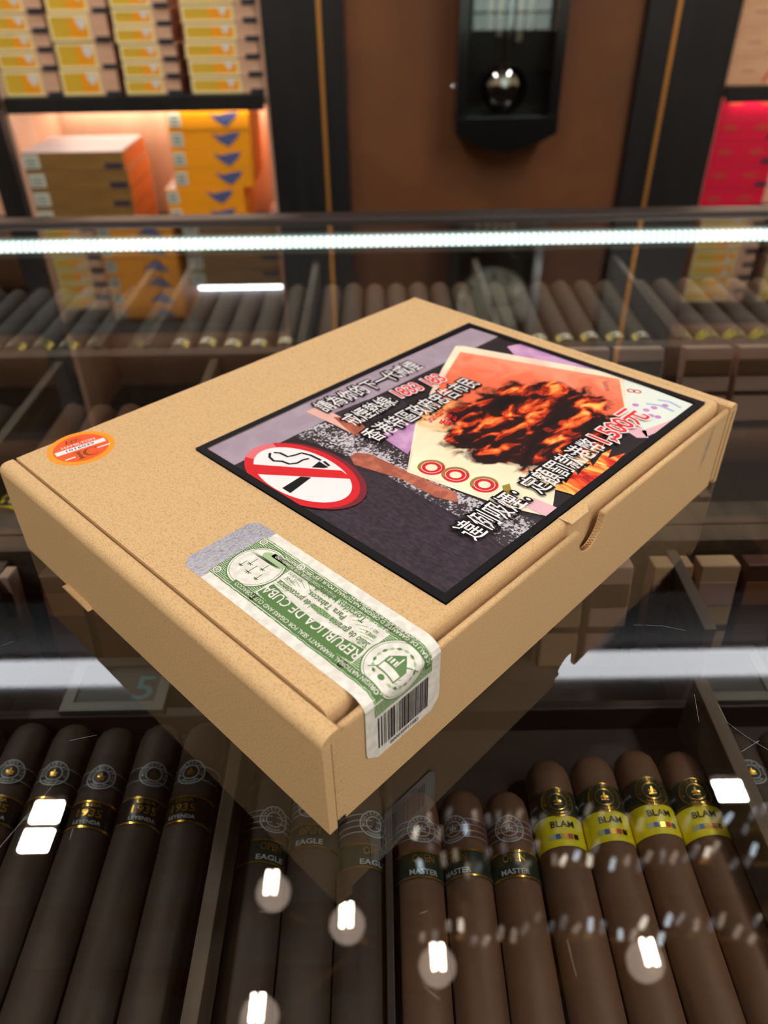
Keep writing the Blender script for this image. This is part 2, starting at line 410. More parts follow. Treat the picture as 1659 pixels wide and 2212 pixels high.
def stack_yellow(x0, wd, heights, z0, what, group):
    z = z0
    for i, h in enumerate(heights):
        jit = random.uniform(-0.003, 0.003)
        place(('y', wd, h), lambda: proto_yellow(wd, h), (x0 + jit, FY + random.uniform(0, 0.004), z), 'yellow-label cedar box, %s in the %s' % (rank(i, len(heights)), what), group)
        z += h
stack_yellow(-0.886, 0.135, [0.056, 0.038, 0.038, 0.038, 0.038], -0.045, 'leftmost stack on the upper shelf', 'yellow-label boxes on the upper left shelf')
stack_yellow(-0.744, 0.138, [0.0565] * 4, -0.045, 'second, taller-box stack on the upper shelf', 'yellow-label boxes on the upper left shelf')
stack_yellow(-0.594, 0.134, [0.0355] * 6, -0.045, 'third stack on the upper shelf', 'yellow-label boxes on the upper left shelf')
stack_yellow(-0.434, 0.175, [0.0365] * 6, -0.045, 'upper-shelf stack beside the black post', 'yellow-label boxes on the upper left shelf')
# shelf above, seen only as a reflection in the glass
stack_yellow(-0.887, 0.134, [0.056, 0.038, 0.038, 0.038, 0.038, 0.038, 0.038], 0.30, 'stack mirrored in glass at far left', 'yellow-label boxes seen mirrored in the glass')
stack_yellow(0.885, 0.175, [0.0365] * 8, 0.30, 'stack mirrored in glass right of gold strip', 'yellow-label boxes seen mirrored in the glass')
stack_yellow(1.10, 0.175, [0.0365] * 8, 0.30, 'stack mirrored in glass at right edge', 'yellow-label boxes seen mirrored in the glass')

def proto_orange(wd=0.205, h=0.046, dep=0.2):
    k = ('o', wd, h)
    if k in protos: return None
    t = thing('cigar_box', (0, 0, 0), '-', 'cigar box')
    MB().bbox(0, wd, 0, dep, 0.0003, h - 0.0003, 0.0012).build('body', ORANGEBOX, t)
    s = slab(MB(), 0.004, 0.034, 0.008, h - 0.006, 0.0012).build('sticker', STICKER, t)
    m = MB(); 
    for i in range(3): slab(m, 0.009, 0.029, 0.013 + i * 0.008, 0.017 + i * 0.008, 0.0016)
    m.build('sticker_print', STICKTXT, s)
    c = wd * 0.70; hw = 0.036
    MB().prism([(c - hw, h - 0.010), (c - hw * 0.4, h - 0.014), (c + hw * 0.3, h - 0.008), (c + hw, h - 0.006), (c + hw * 0.75, h - 0.02), (c + hw * 0.1, 0.006), (c - hw * 0.5, h - 0.028)], 'y', -0.0012, 0.0004).build('emblem', BLUEEMB, t)
    MB().box(0.004, wd - 0.004, 0.004, dep - 0.004, h - 0.0006, h + 0.0001).build('lid_paper', LIDPALE, t)
    protos[k] = t; return t
xs = [-0.575, -0.570, -0.572, -0.512, -0.510, -0.508, -0.507]
wds = 0.205
for i in range(7):
    place(('o', 0.205, 0.046), lambda: proto_orange(), (xs[i] if i > 2 else xs[i] + 0.03, FY + random.uniform(0, 0.004), -0.40 + i * 0.046), 'orange paper cigar box with blue emblem, %s in the tall orange stack' % rank(i, 7), 'orange boxes on the lower left shelf')
place(('o', 0.205, 0.046), lambda: proto_orange(), (-0.29, 2.23, -0.40), 'orange cigar box turned on end behind the tall orange stack', 'orange boxes on the lower left shelf', math.radians(-90))
for i in range(7):
    place(('o', 0.205, 0.046), lambda: proto_orange(), (-0.745, FY - 0.004, 0.30 + i * 0.046), 'orange paper cigar box mirrored in the glass, %s of its stack' % rank(i, 7), 'orange boxes seen mirrored in the glass')

def proto_olive(wd=0.262, h=0.046, dep=0.22):
    k = ('v', wd, h)
    if k in protos: return None
    t = thing('cigar_box', (0, 0, 0), '-', 'cigar box')
    MB().bbox(0, wd, 0, dep, 0.0003, h - 0.0003, 0.0012).build('body', OLIVEBOX, t)
    MB().box(wd - 0.0005, wd + 0.0008, 0.003, dep - 0.003, 0.002, h - 0.002).build('side_panel', mat('orange_brown_side', srgb(206, 116, 46), 0.5), t)
    s = slab(MB(), 0.006, 0.046, 0.008, h - 0.005, 0.0012).build('sticker', STICKER, t)
    m = MB()
    for i in range(3): slab(m, 0.012, 0.040, 0.013 + i * 0.008, 0.017 + i * 0.008, 0.0016)
    m.build('sticker_print', STICKTXT, s)
    slab(MB(), wd - 0.05, wd - 0.006, 0.006, 0.019, 0.0016).build('price_tag', NAVY, t)
    MB().box(0.003, wd - 0.003, 0.003, dep - 0.003, h - 0.0006, h + 0.0002).build('lid_paper', LIDPALE, t)
    protos[k] = t; return t
for i in range(5):
    place(('v', 0.262, 0.046), lambda: proto_olive(), (-0.894 + random.uniform(-0.002, 0.002), FY, -0.40 + i * 0.046), 'olive-brown cigar box with white sticker, %s of the lower shelf stack' % rank(i, 5), 'olive-brown boxes on the lower left shelf')
for i in range(5):
    place(('v', 0.262, 0.046), lambda: proto_olive(), (-0.522, FY + 0.02, 0.30 + i * 0.046), 'olive-brown cigar box mirrored in the glass, %s of its stack' % rank(i, 5), 'olive-brown boxes seen mirrored in the glass')

def proto_crimson(wd=0.175, h=0.0565, dep=0.2):
    k = ('c', wd, h)
    if k in protos: return None
    t = thing('cigar_box', (0, 0, 0), '-', 'cigar box')
    MB().bbox(0, wd, 0, dep, 0.0003, h - 0.0003, 0.0012).build('body', CRIMSON, t)
    for c in (0.045, 0.125):
        m = MB(); m.disc((c, h * 0.62), 0.02, P3, 0.0004, ey=0.28); m.build('gold_print', CRIMGOLD, t)
    slab(MB(), wd - 0.032, wd, 0.008, 0.019, 0.0016).build('price_tag', NAVY, t)
    MB().box(0.003, wd - 0.003, 0.003, dep - 0.003, h - 0.0006, h + 0.0002).build('lid_paper', LIDPALE, t)
    protos[k] = t; return t
for i in range(6):
    place(('c', 0.175, 0.0565), lambda: proto_crimson(), (0.862, FY, -0.40 + i * 0.0565), 'crimson cigar box with gold print, %s of the crimson stack' % rank(i, 6), 'crimson boxes on the lower right shelf')
def proto_tan(wd=0.2, h=0.06, dep=0.2):
    k = ('t', wd, h)
    if k in protos: return None
    t = thing('cigar_box', (0, 0, 0), '-', 'cigar box')
    MB().bbox(0, wd, 0, dep, 0.0003, h - 0.0003, 0.0012).build('body', TANBOX, t)
    for i in range(2):
        x = 0.082 + i * 0.022
        MB().prism([(x, 0.006), (x + 0.008, 0.006), (x + 0.036, h - 0.008), (x + 0.028, h - 0.008)], 'y', -0.0012, 0.0004).build('diagonal_stripe', [REDSTRIPE, CRESTW][i], t)
    slab(MB(), 0.03, 0.062, h * 0.45, h * 0.55, 0.0008).build('faint_print', mat('faint_print', srgb(196, 146, 112), 0.5), t)
    protos[k] = t; return t
for i in range(4):
    place(('t', 0.2, 0.06), lambda: proto_tan(), (0.872, FY, -0.045 + i * 0.06), 'tan box with red diagonal stripe, %s of the stack above the crimson' % rank(i, 4), 'striped tan boxes on the upper right shelf')

# ------------------------------------------------------------------ wall clock
ck = thing('wall_clock', (0.325, 1.965, -0.165), 'black pendulum wall clock with chrome bob hanging on the brown panel', 'clock')
CB = mat('clock_black_lacquer', srgb(18, 19, 20), 0.22, coat=0.4)
HW = 0.121; TOPZ = 0.86
arc = [(-HW + 2 * HW * i / 14, -0.04 * math.cos(math.pi * (i / 14 - 0.5)) + 0.04) for i in range(15)]
side = MB(); side.box(-HW, -HW + 0.022, -0.1, 0, 0.07, TOPZ); side.box(HW - 0.022, HW, -0.1, 0, 0.07, TOPZ)
side.build('case_side', CB, ck)
MB().prism([(HW, 0.075)] + [(-HW, 0.075)] + arc, 'y', -0.105, 0).build('case_bottom', CB, ck)
MB().bbox(-HW - 0.008, HW + 0.008, -0.11, 0, TOPZ - 0.02, TOPZ + 0.05, 0.006).build('case_top', CB, ck)
MB().box(-HW + 0.02, HW - 0.02, -0.012, 0, 0.05, TOPZ).build('case_back', mat('clock_inner_back', srgb(26, 27, 26), 0.3), ck)
MB().box(-HW + 0.022, HW - 0.022, -0.1, -0.096, 0.075, TOPZ - 0.02).build('door_glass', [GLASS], ck)
MB().lathe([(0.002, 0), (0.006, 0.004), (0.006, 0.010), (0.003, 0.013)], 'x', 12, (-HW - 0.012, -0.05, 0.135)).build('door_knob', CHROME, ck, True)
pn = MB().box(-0.004, 0.004, -0.052, -0.048, 0.16, 0.55).build('pendulum_rod', CHROME, ck)
MB().lathe([(0.0, -0.014), (0.023, -0.013), (0.042, -0.008), (0.051, -0.002), (0.053, 0.0), (0.051, 0.003), (0.0, 0.006)], 'y', 32, (-0.004, -0.052, 0.128), cap=False).build('pendulum_bob', CHROME, pn, True)
for i, x in enumerate((-0.045, -0.022, 0.024, 0.046)):
    MB().lathe([(0.0075, 0), (0.0085, 0.004), (0.0085, 0.34)], 'z', 12, (x, -0.03, 0.245 - 0.012 * (i % 3))).build('chime_tube', mat('brushed_steel_%d' % i, srgb(236, 230, 205), 0.35, 0.6), ck, True)
dl = MB().lathe([(0.098, -0.008), (0.098, 0.008)], 'y', 40, (0, -0.07, 0.715)).build('dial', mat('silver_dial', srgb(205, 200, 184), 0.35, 0.3), ck)
MB().lathe([(0.092, -0.012), (0.104, -0.014), (0.104, 0.006), (0.092, 0.006)], 'y', 40, (0, -0.075, 0.715), cap=False).build('dial_ring', CHROME, dl, True)
for k in range(12):
    a = math.pi / 6 * k
    MB().bbox(-0.004, 0.004, -0.093, -0.079, 0.715 - 0.009, 0.715 + 0.009, 0.002).build('hour_marker', CHROME, dl).location = (0.075 * math.sin(a), 0, 0.075 * math.cos(a))
MB().box(-0.003, 0.003, -0.093, -0.091, 0.715, 0.765).build('hour_hand', CB, dl)
MB().box(-0.01, 0.06, -0.096, -0.094, 0.712, 0.717).build('minute_hand', CB, dl)

# ------------------------------------------------------------------ ceiling lights
DLM = emitter('downlight_panel', (1.0, 0.94, 0.86, 1), DOWNLIGHT)
WPAINT = mat('downlight_frame', srgb(60, 54, 50), 0.5)
def downlight(x, y, n, label, group):
    t = thing('downlight', (x, y, CEIL - 0.034), label, 'ceiling light', group)
    s = 0.044
    for j in range(n):
        yy = (j - (n - 1) / 2) * 0.098
        MB().box(-s, s, yy - s + 0.011, yy + s - 0.011, 0.0, 0.006).build('light_panel', DLM, t)
    h = n * 0.049 + 0.012
    m = MB(); m.box(-s - 0.016, -s - 0.001, -h, h, -0.006, 0.034); m.box(s + 0.001, s + 0.016, -h, h, -0.006, 0.034)
    m.box(-s - 0.001, s + 0.001, -h, -h + 0.013, -0.006, 0.034); m.box(-s - 0.001, s + 0.001, h - 0.013, h, -0.006, 0.034)
    m.box(-s - 0.001, s + 0.001, -h + 0.013, h - 0.013, 0.007, 0.034)
    m.build('frame', WPAINT, t)
G = 'square ceiling downlights'
downlight(-1.07, 1.215, 2, 'double square downlight, mirrored over the dark cigars at left', G)
downlight(1.12, 1.30, 1, 'single square downlight, mirrored over the yellow-banded cigars', G)
downlight(1.35, 0.05, 2, 'added unseen double square downlight over the right end of the counter', G)  # added out of view to light the right face of the box
downlight(-1.25, -0.30, 1, 'added unseen single square downlight over the left end of the counter', G)  # added out of view so the left face of the box gets light
FILLM = emitter('fill_diffuser', (1.0, 0.96, 0.90, 1), FILL_LIGHT)  # unseen fixtures added to fill the upright faces of the box
for i, (x, y, hl) in enumerate([(1.45, -1.5, 1.25), (-1.1, -1.6, 0.9)]):
    t = thing('added_fill_light', (x, y, CEIL - 0.05), ['added long fill light on the ceiling behind the viewer, right', 'added shorter fill light on the ceiling behind the viewer, left'][i], 'ceiling light', 'added fill lights on the ceiling')
    MB().bbox(-0.11, 0.11, -hl, hl, 0.012, 0.07, 0.004).build('housing', WPAINT, t)
    MB().box(-0.09, 0.09, -hl + 0.03, hl - 0.03, 0.0, 0.0115).build('diffuser', FILLM, t)

ch = thing('chandelier', (0.45, 0.72, 1.52), 'long crystal chandelier with globe bulbs, mirrored in the glass', 'chandelier')
BRASS = mat('antique_brass', srgb(150, 112, 66), 0.3, 1.0)
CRYSTALS = [mat('glint_crystal_%d' % i, (0.9, 0.88, 0.85, 1), 0.05, 0.5, emit=(c_, e_)) for i, (c_, e_) in enumerate([((0.8, 0.86, 1, 1), 0.5), ((1, 0.8, 0.6, 1), 1.4), ((1, 0.88, 0.7, 1), 7.0), ((0.75, 0.9, 1, 1), 5.0)])]  # glints put in as emission; the drops themselves are no lamps
GLOBE = mat('frosted_globe', srgb(240, 214, 196), 0.3, emit=((1.0, 0.78, 0.64, 1), 2.2))
FIL = emitter('filament', (1.0, 0.93, 0.72, 1), BULB)
fr = MB()
for yy in (-0.02, 0.16, 0.25): fr.bbox(-0.5, 0.72, yy - 0.012, yy + 0.012, 0.10, 0.125, 0.004)
for xx in (-0.5, -0.1, 0.3, 0.7): fr.bbox(xx - 0.012, xx + 0.012, -0.02, 0.25, 0.10, 0.125, 0.004)
fr.build('frame', BRASS, ch)
for xx in (-0.25, 0.5): MB().tube([(xx, 0.07, 0.11), (xx, 0.07, 0.46)], 0.008).build('hanging_rod', BRASS, ch, True)
MB().bbox(-0.4, 0.6, 0.0, 0.14, 0.44, 0.455, 0.004).build('ceiling_plate', BRASS, ch)
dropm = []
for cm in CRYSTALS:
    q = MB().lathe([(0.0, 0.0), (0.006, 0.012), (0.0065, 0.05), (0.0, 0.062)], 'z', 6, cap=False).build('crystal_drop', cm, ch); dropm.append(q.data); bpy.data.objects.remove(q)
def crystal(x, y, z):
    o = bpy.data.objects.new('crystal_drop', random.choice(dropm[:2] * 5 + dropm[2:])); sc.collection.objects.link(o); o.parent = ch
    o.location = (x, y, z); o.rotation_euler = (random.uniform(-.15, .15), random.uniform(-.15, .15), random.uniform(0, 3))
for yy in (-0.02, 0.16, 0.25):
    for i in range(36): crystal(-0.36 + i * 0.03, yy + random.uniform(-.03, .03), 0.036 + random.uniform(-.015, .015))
for (px, py) in [(590, 1925), (750, 1995), (945, 2085), (1395, 2075), (560, 2195)]:
    q = onz(px, py, -1.56); lx, ly = q.x - 0.45, q.y - 0.72
    g = MB().lathe([(0.0, -0.042), (0.022, -0.036), (0.036, -0.020), (0.041, 0.0), (0.036, 0.022), (0.022, 0.042), (0.014, 0.052)], 'z', 20, cap=False)
    g = g.build('globe_bulb', GLOBE, ch, True); g.location = (lx, ly, 0.045)
    f = MB(); 
    for dx in (-0.009, 0.009): f.tube([(dx, -0.026, -0.046), (dx, 0.026, -0.046)], 0.005, 8)
    f.build('filament', FIL, g, True)
    s = MB().lathe([(0.016, 0.05), (0.018, 0.06), (0.010, 0.085)], 'z', 16); s.build('bulb_socket', BRASS, g, True)
    tx = max(-0.5, min(0.7, lx)); MB().tube([(lx, ly, 0.12), (lx + (tx - lx) * 0.4, ly + (0.0 - ly) * 0.4, 0.15), (tx, max(-0.02, min(0.16, ly)), 0.115)], 0.005).build('arm', BRASS, ch, True)

# ------------------------------------------------------------------ display counter
dc = thing('display_counter', (0, 0.2, FLOORZ), 'glass-topped cigar display counter with a white light strip along its far edge', 'display counter')
def D(mb, name, m, sm=False):
    o = mb.build(name, m, dc, sm); o.location = (0, -0.2, -FLOORZ); return o
g = MB(); x0, x1, y0, y1, z0, z1 = -1.5, 1.5, -0.34, 0.684, -0.008, 0.0
g.add([(x0, y0, z1), (x1, y0, z1), (x1, y1, z1), (x0, y1, z1)], [(0, 1, 2, 3)], 0)
vs = [(x, y, z) for z in (z0, z1) for y in (y0, y1) for x in (x0, x1)]
g.add(vs, [(0, 2, 3, 1), (0, 1, 5, 4), (2, 6, 7, 3), (0, 4, 6, 2), (1, 3, 7, 5)], 1)
gt = D(g, 'glass_top', [GLASS, GLASSIN])
D(MB().bbox(-1.5, 1.5, 0.685, 0.712, -0.03, 0.004, 0.003), 'rear_rail', BRONZE)
D(MB().bbox(-1.5, 1.5, -0.368, -0.341, -0.03, 0.004, 0.003), 'front_rail', BRONZE)
D(MB().box(-1.5, 1.5, 0.69, 0.705, -0.14, -0.03), 'back_panel', CASEWOOD)
D(MB().box(-1.5, 1.5, -0.36, -0.345, -0.14, -0.03), 'front_panel', CASEWOOD)
D(MB().box(-1.5, 1.5, -0.36, 0.705, -0.14, -0.1215), 'tray_floor', CASEWOOD)
D(MB().box(-1.49, 1.49, -0.33, 0.69, FLOORZ, -0.14), 'cabinet_body', BLACKWOOD)
D(MB().box(-1.5, 1.5, 0.205, 0.69, -0.1215, -0.085), 'raised_floor', CASEWOOD)
D(MB().bbox(-1.5, 1.5, 0.2035, 0.218, -0.1215, -0.046, 0.001), 'ledge_board', DIVIDER)
D(MB().bbox(-1.5, 1.5, 0.2205, 0.242, -0.085, -0.047, 0.001), 'ledge_board', DIVIDER)
D(MB().bbox(-1.5, 1.5, 0.452, 0.466, -0.085, -0.040, 0.001), 'cross_rail', DIVIDER)
D(MB().bbox(-1.5, 1.5, 0.132, 0.138, -0.1215, -0.104, 0.001), 'cross_rail', CASEWOOD)
D(MB().box(-1.5, 1.5, 0.466, 0.69, -0.085, -0.072), 'back_row_floor', CASEWOOD)
for x, m, wd, zt in ((-0.0548, DIVIDER, 0.0032, -0.085), (0.0185, CASEWOOD, 0.0016, -0.1), (0.1815, DIVIDER, 0.0036, -0.080), (-0.212, DIVIDER, 0.0036, -0.085), (0.29, DIVIDER, 0.0036, -0.085)):
    D(MB().bbox(x - wd, x + wd, -0.34, 0.131, -0.1215, zt, 0.0006), 'divider', m)
for x in (0.183, -0.2): D(MB().bbox(x - 0.0032, x + 0.0032, 0.139, 0.203, -0.1215, -0.052, 0.0006), 'divider', DIVIDER)
CX = sorted([-0.62, -0.50, -0.375, onz(144, 763, -0.045).x, -0.12, 0.0, 0.11, 0.215, 0.36, 0.49, 0.62])
for x in CX: D(MB().bbox(x - 0.0035, x + 0.0035, 0.243, 0.4515, -0.085, -0.044, 0.0006), 'divider', DIVIDER)
DX = sorted([-0.66, -0.52, -0.40, onz(266, 674, -0.04).x, -0.18, onz(668, 650, -0.04).x, 0.12, 0.27, 0.43, 0.58])
for x in DX: D(MB().bbox(x - 0.0035, x + 0.0035, 0.4665, 0.689, -0.072, -0.038, 0.0006), 'divider', DIVIDER)
led = bpy.data.materials.new('case_led_diodes'); led.use_nodes = True; nt = led.node_tree; nt.nodes.remove(nt.nodes['Principled BSDF'])
e = nt.nodes.new('ShaderNodeEmission'); e.inputs[0].default_value = (0.82, 1.0, 0.95, 1)
tc = nt.nodes.new('ShaderNodeTexCoord'); wv = nt.nodes.new('ShaderNodeTexWave'); wv.inputs['Scale'].default_value = 48.0
mr = nt.nodes.new('ShaderNodeMapRange'); mr.inputs['To Min'].default_value = CASE_LED * 0.45; mr.inputs['To Max'].default_value = CASE_LED * 1.55
nt.links.new(tc.outputs['Object'], wv.inputs['Vector']); nt.links.new(wv.outputs['Fac'], mr.inputs['Value'])
nt.links.new(mr.outputs[0], e.inputs[1]); nt.links.new(e.outputs[0], nt.nodes['Material Output'].inputs[0])
ls = D(MB().bbox(-1.45, 1.45, 0.676, 0.6845, -0.030, -0.0085, 0.001), 'light_strip_holder', mat('aluminium', srgb(170, 172, 170), 0.35, 0.9))
lq = MB().bar(-1.44, 1.44, 0.670, 0.676, -0.0213, -0.0115, 48).build('light_strip', led, ls)
SCR = mat('glass_scratch', srgb(150, 150, 146), 0.4)
def GP(u, v, h): return (u, v, h)
sm = MB()
for pts in ([(1550, 1520), (1570, 1560), (1610, 1590), (1659, 1620)], [(1640, 1600), (1600, 1625)], [(0, 1830), (60, 1760), (120, 1690)], [(150, 1600), (210, 1588)], [(5, 1395), (30, 1385)],
            [(1225, 2030), (1240, 2090), (1245, 2110)], [(905, 1975), (925, 1967)], [(915, 2130), (950, 2160)], [(1370, 1350), (1430, 1352), (1480, 1362)], [(1510, 1560), (1500, 1500)], [(150, 1815), (158, 1790)], [(560, 1970), (610, 1968)]):
    q = [onz(*p, 0.0) for p in pts]; sm.line([(a.x, a.y) for a in q], 0.00007, GP, 0.00008)
sco = D(sm, 'scratches', SCR); sco['kind'] = 'stuff'

# ------------------------------------------------------------------ cigars
LEAFD = mat('dark_tobacco_leaf', srgb(76, 60, 50), 0.6, noise=(srgb(56, 43, 36), 70, 5, 0.3, 0.7, (1, 0.12, 1)), bump=(260, 0.35, 0.0006), spec=0.35)
LEAFM = mat('brown_tobacco_leaf', srgb(116, 82, 62), 0.6, noise=(srgb(88, 61, 46), 80, 5, 0.3, 0.7, (1, 0.12, 1)), bump=(260, 0.35, 0.0006), spec=0.35)
BANDBR = mat('dark_brown_band', srgb(44, 32, 30), 0.4)
BANDBK = mat('black_band', srgb(24, 22, 22), 0.35)
BANDGN = mat('dark_green_band', srgb(30, 42, 34), 0.35)
BANDRB = mat('russet_band', srgb(96, 56, 44), 0.4)
BANDYE = mat('yellow_band', srgb(214, 196, 30), 0.4)
GREYP = mat('silver_grey_print', srgb(160, 164, 168), 0.4)
GOLDP = mat('gold_foil', srgb(222, 176, 80), 0.25, 0.9)
REDP = mat('red_print', srgb(200, 60, 40), 0.4); BLUEP = mat('blue_print', srgb(60, 90, 160), 0.4)
def cigar(label, r, L, leaf, group):
    t = thing('cigar', (0, 0, 0), label, 'cigar', group)
    prof = [(0.0, 0.0), (r * 0.35, -0.0005), (r * 0.68, -0.002), (r * 0.88, -0.0048), (r * 0.97, -0.009), (r, -0.015), (r, -0.05), (r * 1.01, -L * 0.6), (r * 0.985, -L + 0.001), (r * 0.97, -L)]
    MB().lathe(prof, 'y', 28).build('wrapper_leaf', leaf, t, True)
    return t
def strip(r, a, b): return MB().lathe([(r, a), (r, b)], 'y', 40, cap=False)
def crest(mb, c, s, fn, h, mi):
    mb.disc((c[0], c[1] + s * 0.25), s * 0.22, fn, h, mi, 12); mb.disc((c[0] - s * 0.42, c[1]), s * 0.26, fn, h, mi, 12); mb.disc((c[0] + s * 0.42, c[1]), s * 0.26, fn, h, mi, 12)
    mb.flat([(c[0] - s * 0.1, c[1] - s * 0.6), (c[0] + s * 0.1, c[1] - s * 0.6), (c[0] + s * 0.14, c[1] + s * 0.8), (c[0] - s * 0.14, c[1] + s * 0.8)], fn, h, mi)
    mb.flat([(c[0] - s * 0.6, c[1] - s * 0.62), (c[0] + s * 0.6, c[1] - s * 0.62), (c[0] + s * 0.6, c[1] - s * 0.42), (c[0] - s * 0.6, c[1] - s * 0.42)], fn, h, mi)
def ring_band(t, r, yc, R, basem, ringm, crestm, half=0.0045, txt2='HABANA', lines=2):
    fn = lambda s, y, h: ((r + h) * math.sin(s / r), y, (r + h) * math.cos(s / r))
    b = strip(r + 0.00025, yc + half, yc - half).build('crest_band', basem, t, True)
    m = MB()
    for k in range(lines):
        y = yc - half + 0.0008 + k * (2 * half - 0.0016) / (lines - 1)
        m.add(*strip_line(r + 0.0004, y, 0.00035))
    m.build('band_line', ringm, b, True)
    d = MB(); d.disc((0, yc), R, fn, 0.0005, 0, 40); d.build('crest_disc', basem, b, True)
    q = MB(); q.ring((0, yc), R * 0.9, R * 0.98, fn, 0.0006, 0); q.ring((0, yc), R * 0.50, R * 0.57, fn, 0.0006, 0)
    q.text(arc_text('MONTECRISTO', (0, yc), R * 0.66, math.radians(200), math.radians(-20), R * 0.27, 0.012), fn, 0.0006, 0)
    q.text(arc_text(txt2, (0, yc), R * 0.84, math.radians(232), math.radians(308), R * 0.25, 0.012, True), fn, 0.0006, 0)
    q.build('crest_print', ringm, b)
    if crestm: c = MB(); crest(c, (0, yc), R * 0.36, fn, 0.0007, 0); c.build('gold_crest', crestm, b)
    return fn
def strip_line(r, y, w):
    m = strip(r, y + w / 2, y - w / 2); return (m.v, m.f, 0)
def lower_band(t, r, a, b, basem, linem, fn, texts):
    o = strip(r + 0.0003, a, b).build('name_band', basem, t, True)
    m = MB()
    for y in (a - 0.0007, b + 0.0007): m.add(*strip_line(r + 0.00045, y, 0.0009))
    m.build('foil_line', linem, o, True)
    for txt, y, wd, size, tm in texts:
        q = MB(); q.text(fit_text(txt, (-wd / 2, y), (wd / 2, y), size, 0.02), fn, 0.0006, 0); q.build('name_print', tm, o)
    return o
AX = -0.1103
# dark cigars, front left
G = 'dark cigars in the front left tray'
c0 = None
rolls = [-0.10, 0.36, 0.16, 0.09, 0.18, 0.1]
for i in range(6):
    lab = 'dark cigar with gold name band, front left tray, %s' % (['beside the wood divider', 'second from the wood divider', 'third from the wood divider', 'fourth from the wood divider', 'fifth from the wood divider', 'cut off by the photo edge'][i])
    loc = (-0.0775 - 0.0233 * i, [0.128, 0.1275, 0.126, 0.1285, 0.130, 0.128][i], AX)
    if c0 is None:
        r = 0.0109; c0 = cigar(lab, r, 0.165, LEAFD, G)
        fn = ring_band(c0, r, -0.0345, 0.0070, BANDBR, GREYP, GOLDP)
        lower_band(c0, r, -0.0470, -0.0615, BANDBK, GOLDP, fn, [('LINEA', -0.0505, 0.0085, 0.0024, GOLDP), ('1935', -0.0556, 0.0115, 0.0056, GOLDP), ('LEYENDA', -0.0592, 0.0125, 0.0026, GREYP)])
        c0.location = loc; c0.rotation_euler = (0, rolls[i], 0)
    else: dup(c0, loc, lab, (0, rolls[i], 0))
# open series, green bands
def open_cigars(word, xs, rl, head, group, labs, base, yc, a, b, r):
    p = None
    for i, x in enumerate(xs):
        loc = (x, head[i], AX)
        if p is None:
            p = cigar(labs[i], r, 0.15, LEAFM if word == 'MASTER' else LEAFD, group)
            fn = ring_band(p, r, yc, 0.0068, base, GREYP, None if word == 'EAGLE' else GREYP, 0.0052, lines=4)
            lower_band(p, r, a, b, BANDGN, GOLDP, fn, [('OPEN', a - 0.0056, 0.0098, 0.0050, GOLDP), (word, b + 0.0018, 0.0125, 0.0034, GREYP)])
            p.location = loc; p.rotation_euler = (0, rl[i], 0)
        else: dup(p, loc, labs[i], (0, rl[i], 0))
open_cigars('EAGLE', [-0.0397, -0.0166, 0.0062], [0.45, -0.1, 0.5], [0.0935, 0.1005, 0.0905], 'thick cigars below the near corner of the cardboard box',
            ['thick cigar with dark green band, leftmost of three below the box corner', 'thick cigar with dark green band, middle of three below the box corner', 'thick cigar with dark green band, rightmost of three below the box corner'],
            BANDBR, -0.026, -0.0355, -0.0475, 0.0113)
open_cigars('MASTER', [0.0322, 0.0540, 0.0752], [0.15, -0.55, -0.12], [0.085, 0.0855, 0.0845], 'green-banded cigars left of the yellow-banded ones',
            ['brown cigar with dark green band and grey rings, farthest from the yellow-banded cigars', 'brown cigar with dark green band, between two alike green-banded ones', 'brown cigar with dark green band, next to the yellow-banded cigars'],
            BANDRB, -0.0235, -0.0335, -0.0465, 0.0105)
# yellow bands
G = 'yellow-banded cigars in the front tray'
p = None
for i, (x, hd, rl) in enumerate([(0.0985, 0.1015, 0.0), (0.1212, 0.1035, 0.0), (0.1439, 0.1065, 0.06), (0.1664, 0.1055, -0.1)]):
    lab = 'brown cigar with black crest and yellow name band, %s' % ['leftmost of four', 'second of four from the left', 'third of four from the left', 'rightmost of four beside the pale divider'][i]
    if p is None:
        r = 0.0110; p = cigar(lab, r, 0.15, LEAFM, G)
        fn = ring_band(p, r, -0.0275, 0.0078, BANDGN, GOLDP, GOLDP, 0.0068)
        q = MB()
        for s, tx in ((-0.0135, 'HABANA'), (0.0135, 'CUBA')): q.text(fit_text(tx, (s - 0.0035, -0.0285), (s + 0.0035, -0.0285), 0.0022, 0.02), fn, 0.0006, 0)
        q.build('side_print', GREYP, p)
        o = lower_band(p, r, -0.0345, -0.0495, BANDYE, BANDYE, fn, [('BLAM', -0.0405, 0.0105, 0.0045, BANDBK)])
        q = MB(); mats = [GREYP, BLUEP, GOLDP, REDP, BANDBK]
        for k in range(5): q.flat(quad(-0.0065 + k * 0.0027, -0.0065 + k * 0.0027 + 0.0021, -0.0462, -0.0437), fn, 0.0006, k)
        q.build('picture_row', mats, o)
        p.location = (x, hd, AX); p.rotation_euler = (0, rl, 0)
    else: dup(p, (x, hd, AX), lab, (0, rl, 0))
# right tray
G = 'dark cigars right of the pale divider'; p = None
for i, (x, hd, rl) in enumerate([(0.1975, 0.116, -0.1), (0.2215, 0.1185, -0.55), (0.2455, 0.117, 0.1)]):
    lab = 'dark cigar with grey ring band right of the pale divider, %s' % ['half hidden by the divider', 'second from the divider', 'at the photo edge'][i]
    if p is None:
        r = 0.0108; p = cigar(lab, r, 0.15, LEAFD, G); ring_band(p, r, -0.0275, 0.0070, BANDBR, GREYP, GOLDP)
        p.location = (x, hd, AX); p.rotation_euler = (0, rl, 0)
    else: dup(p, (x, hd, AX), lab, (0, rl, 0))
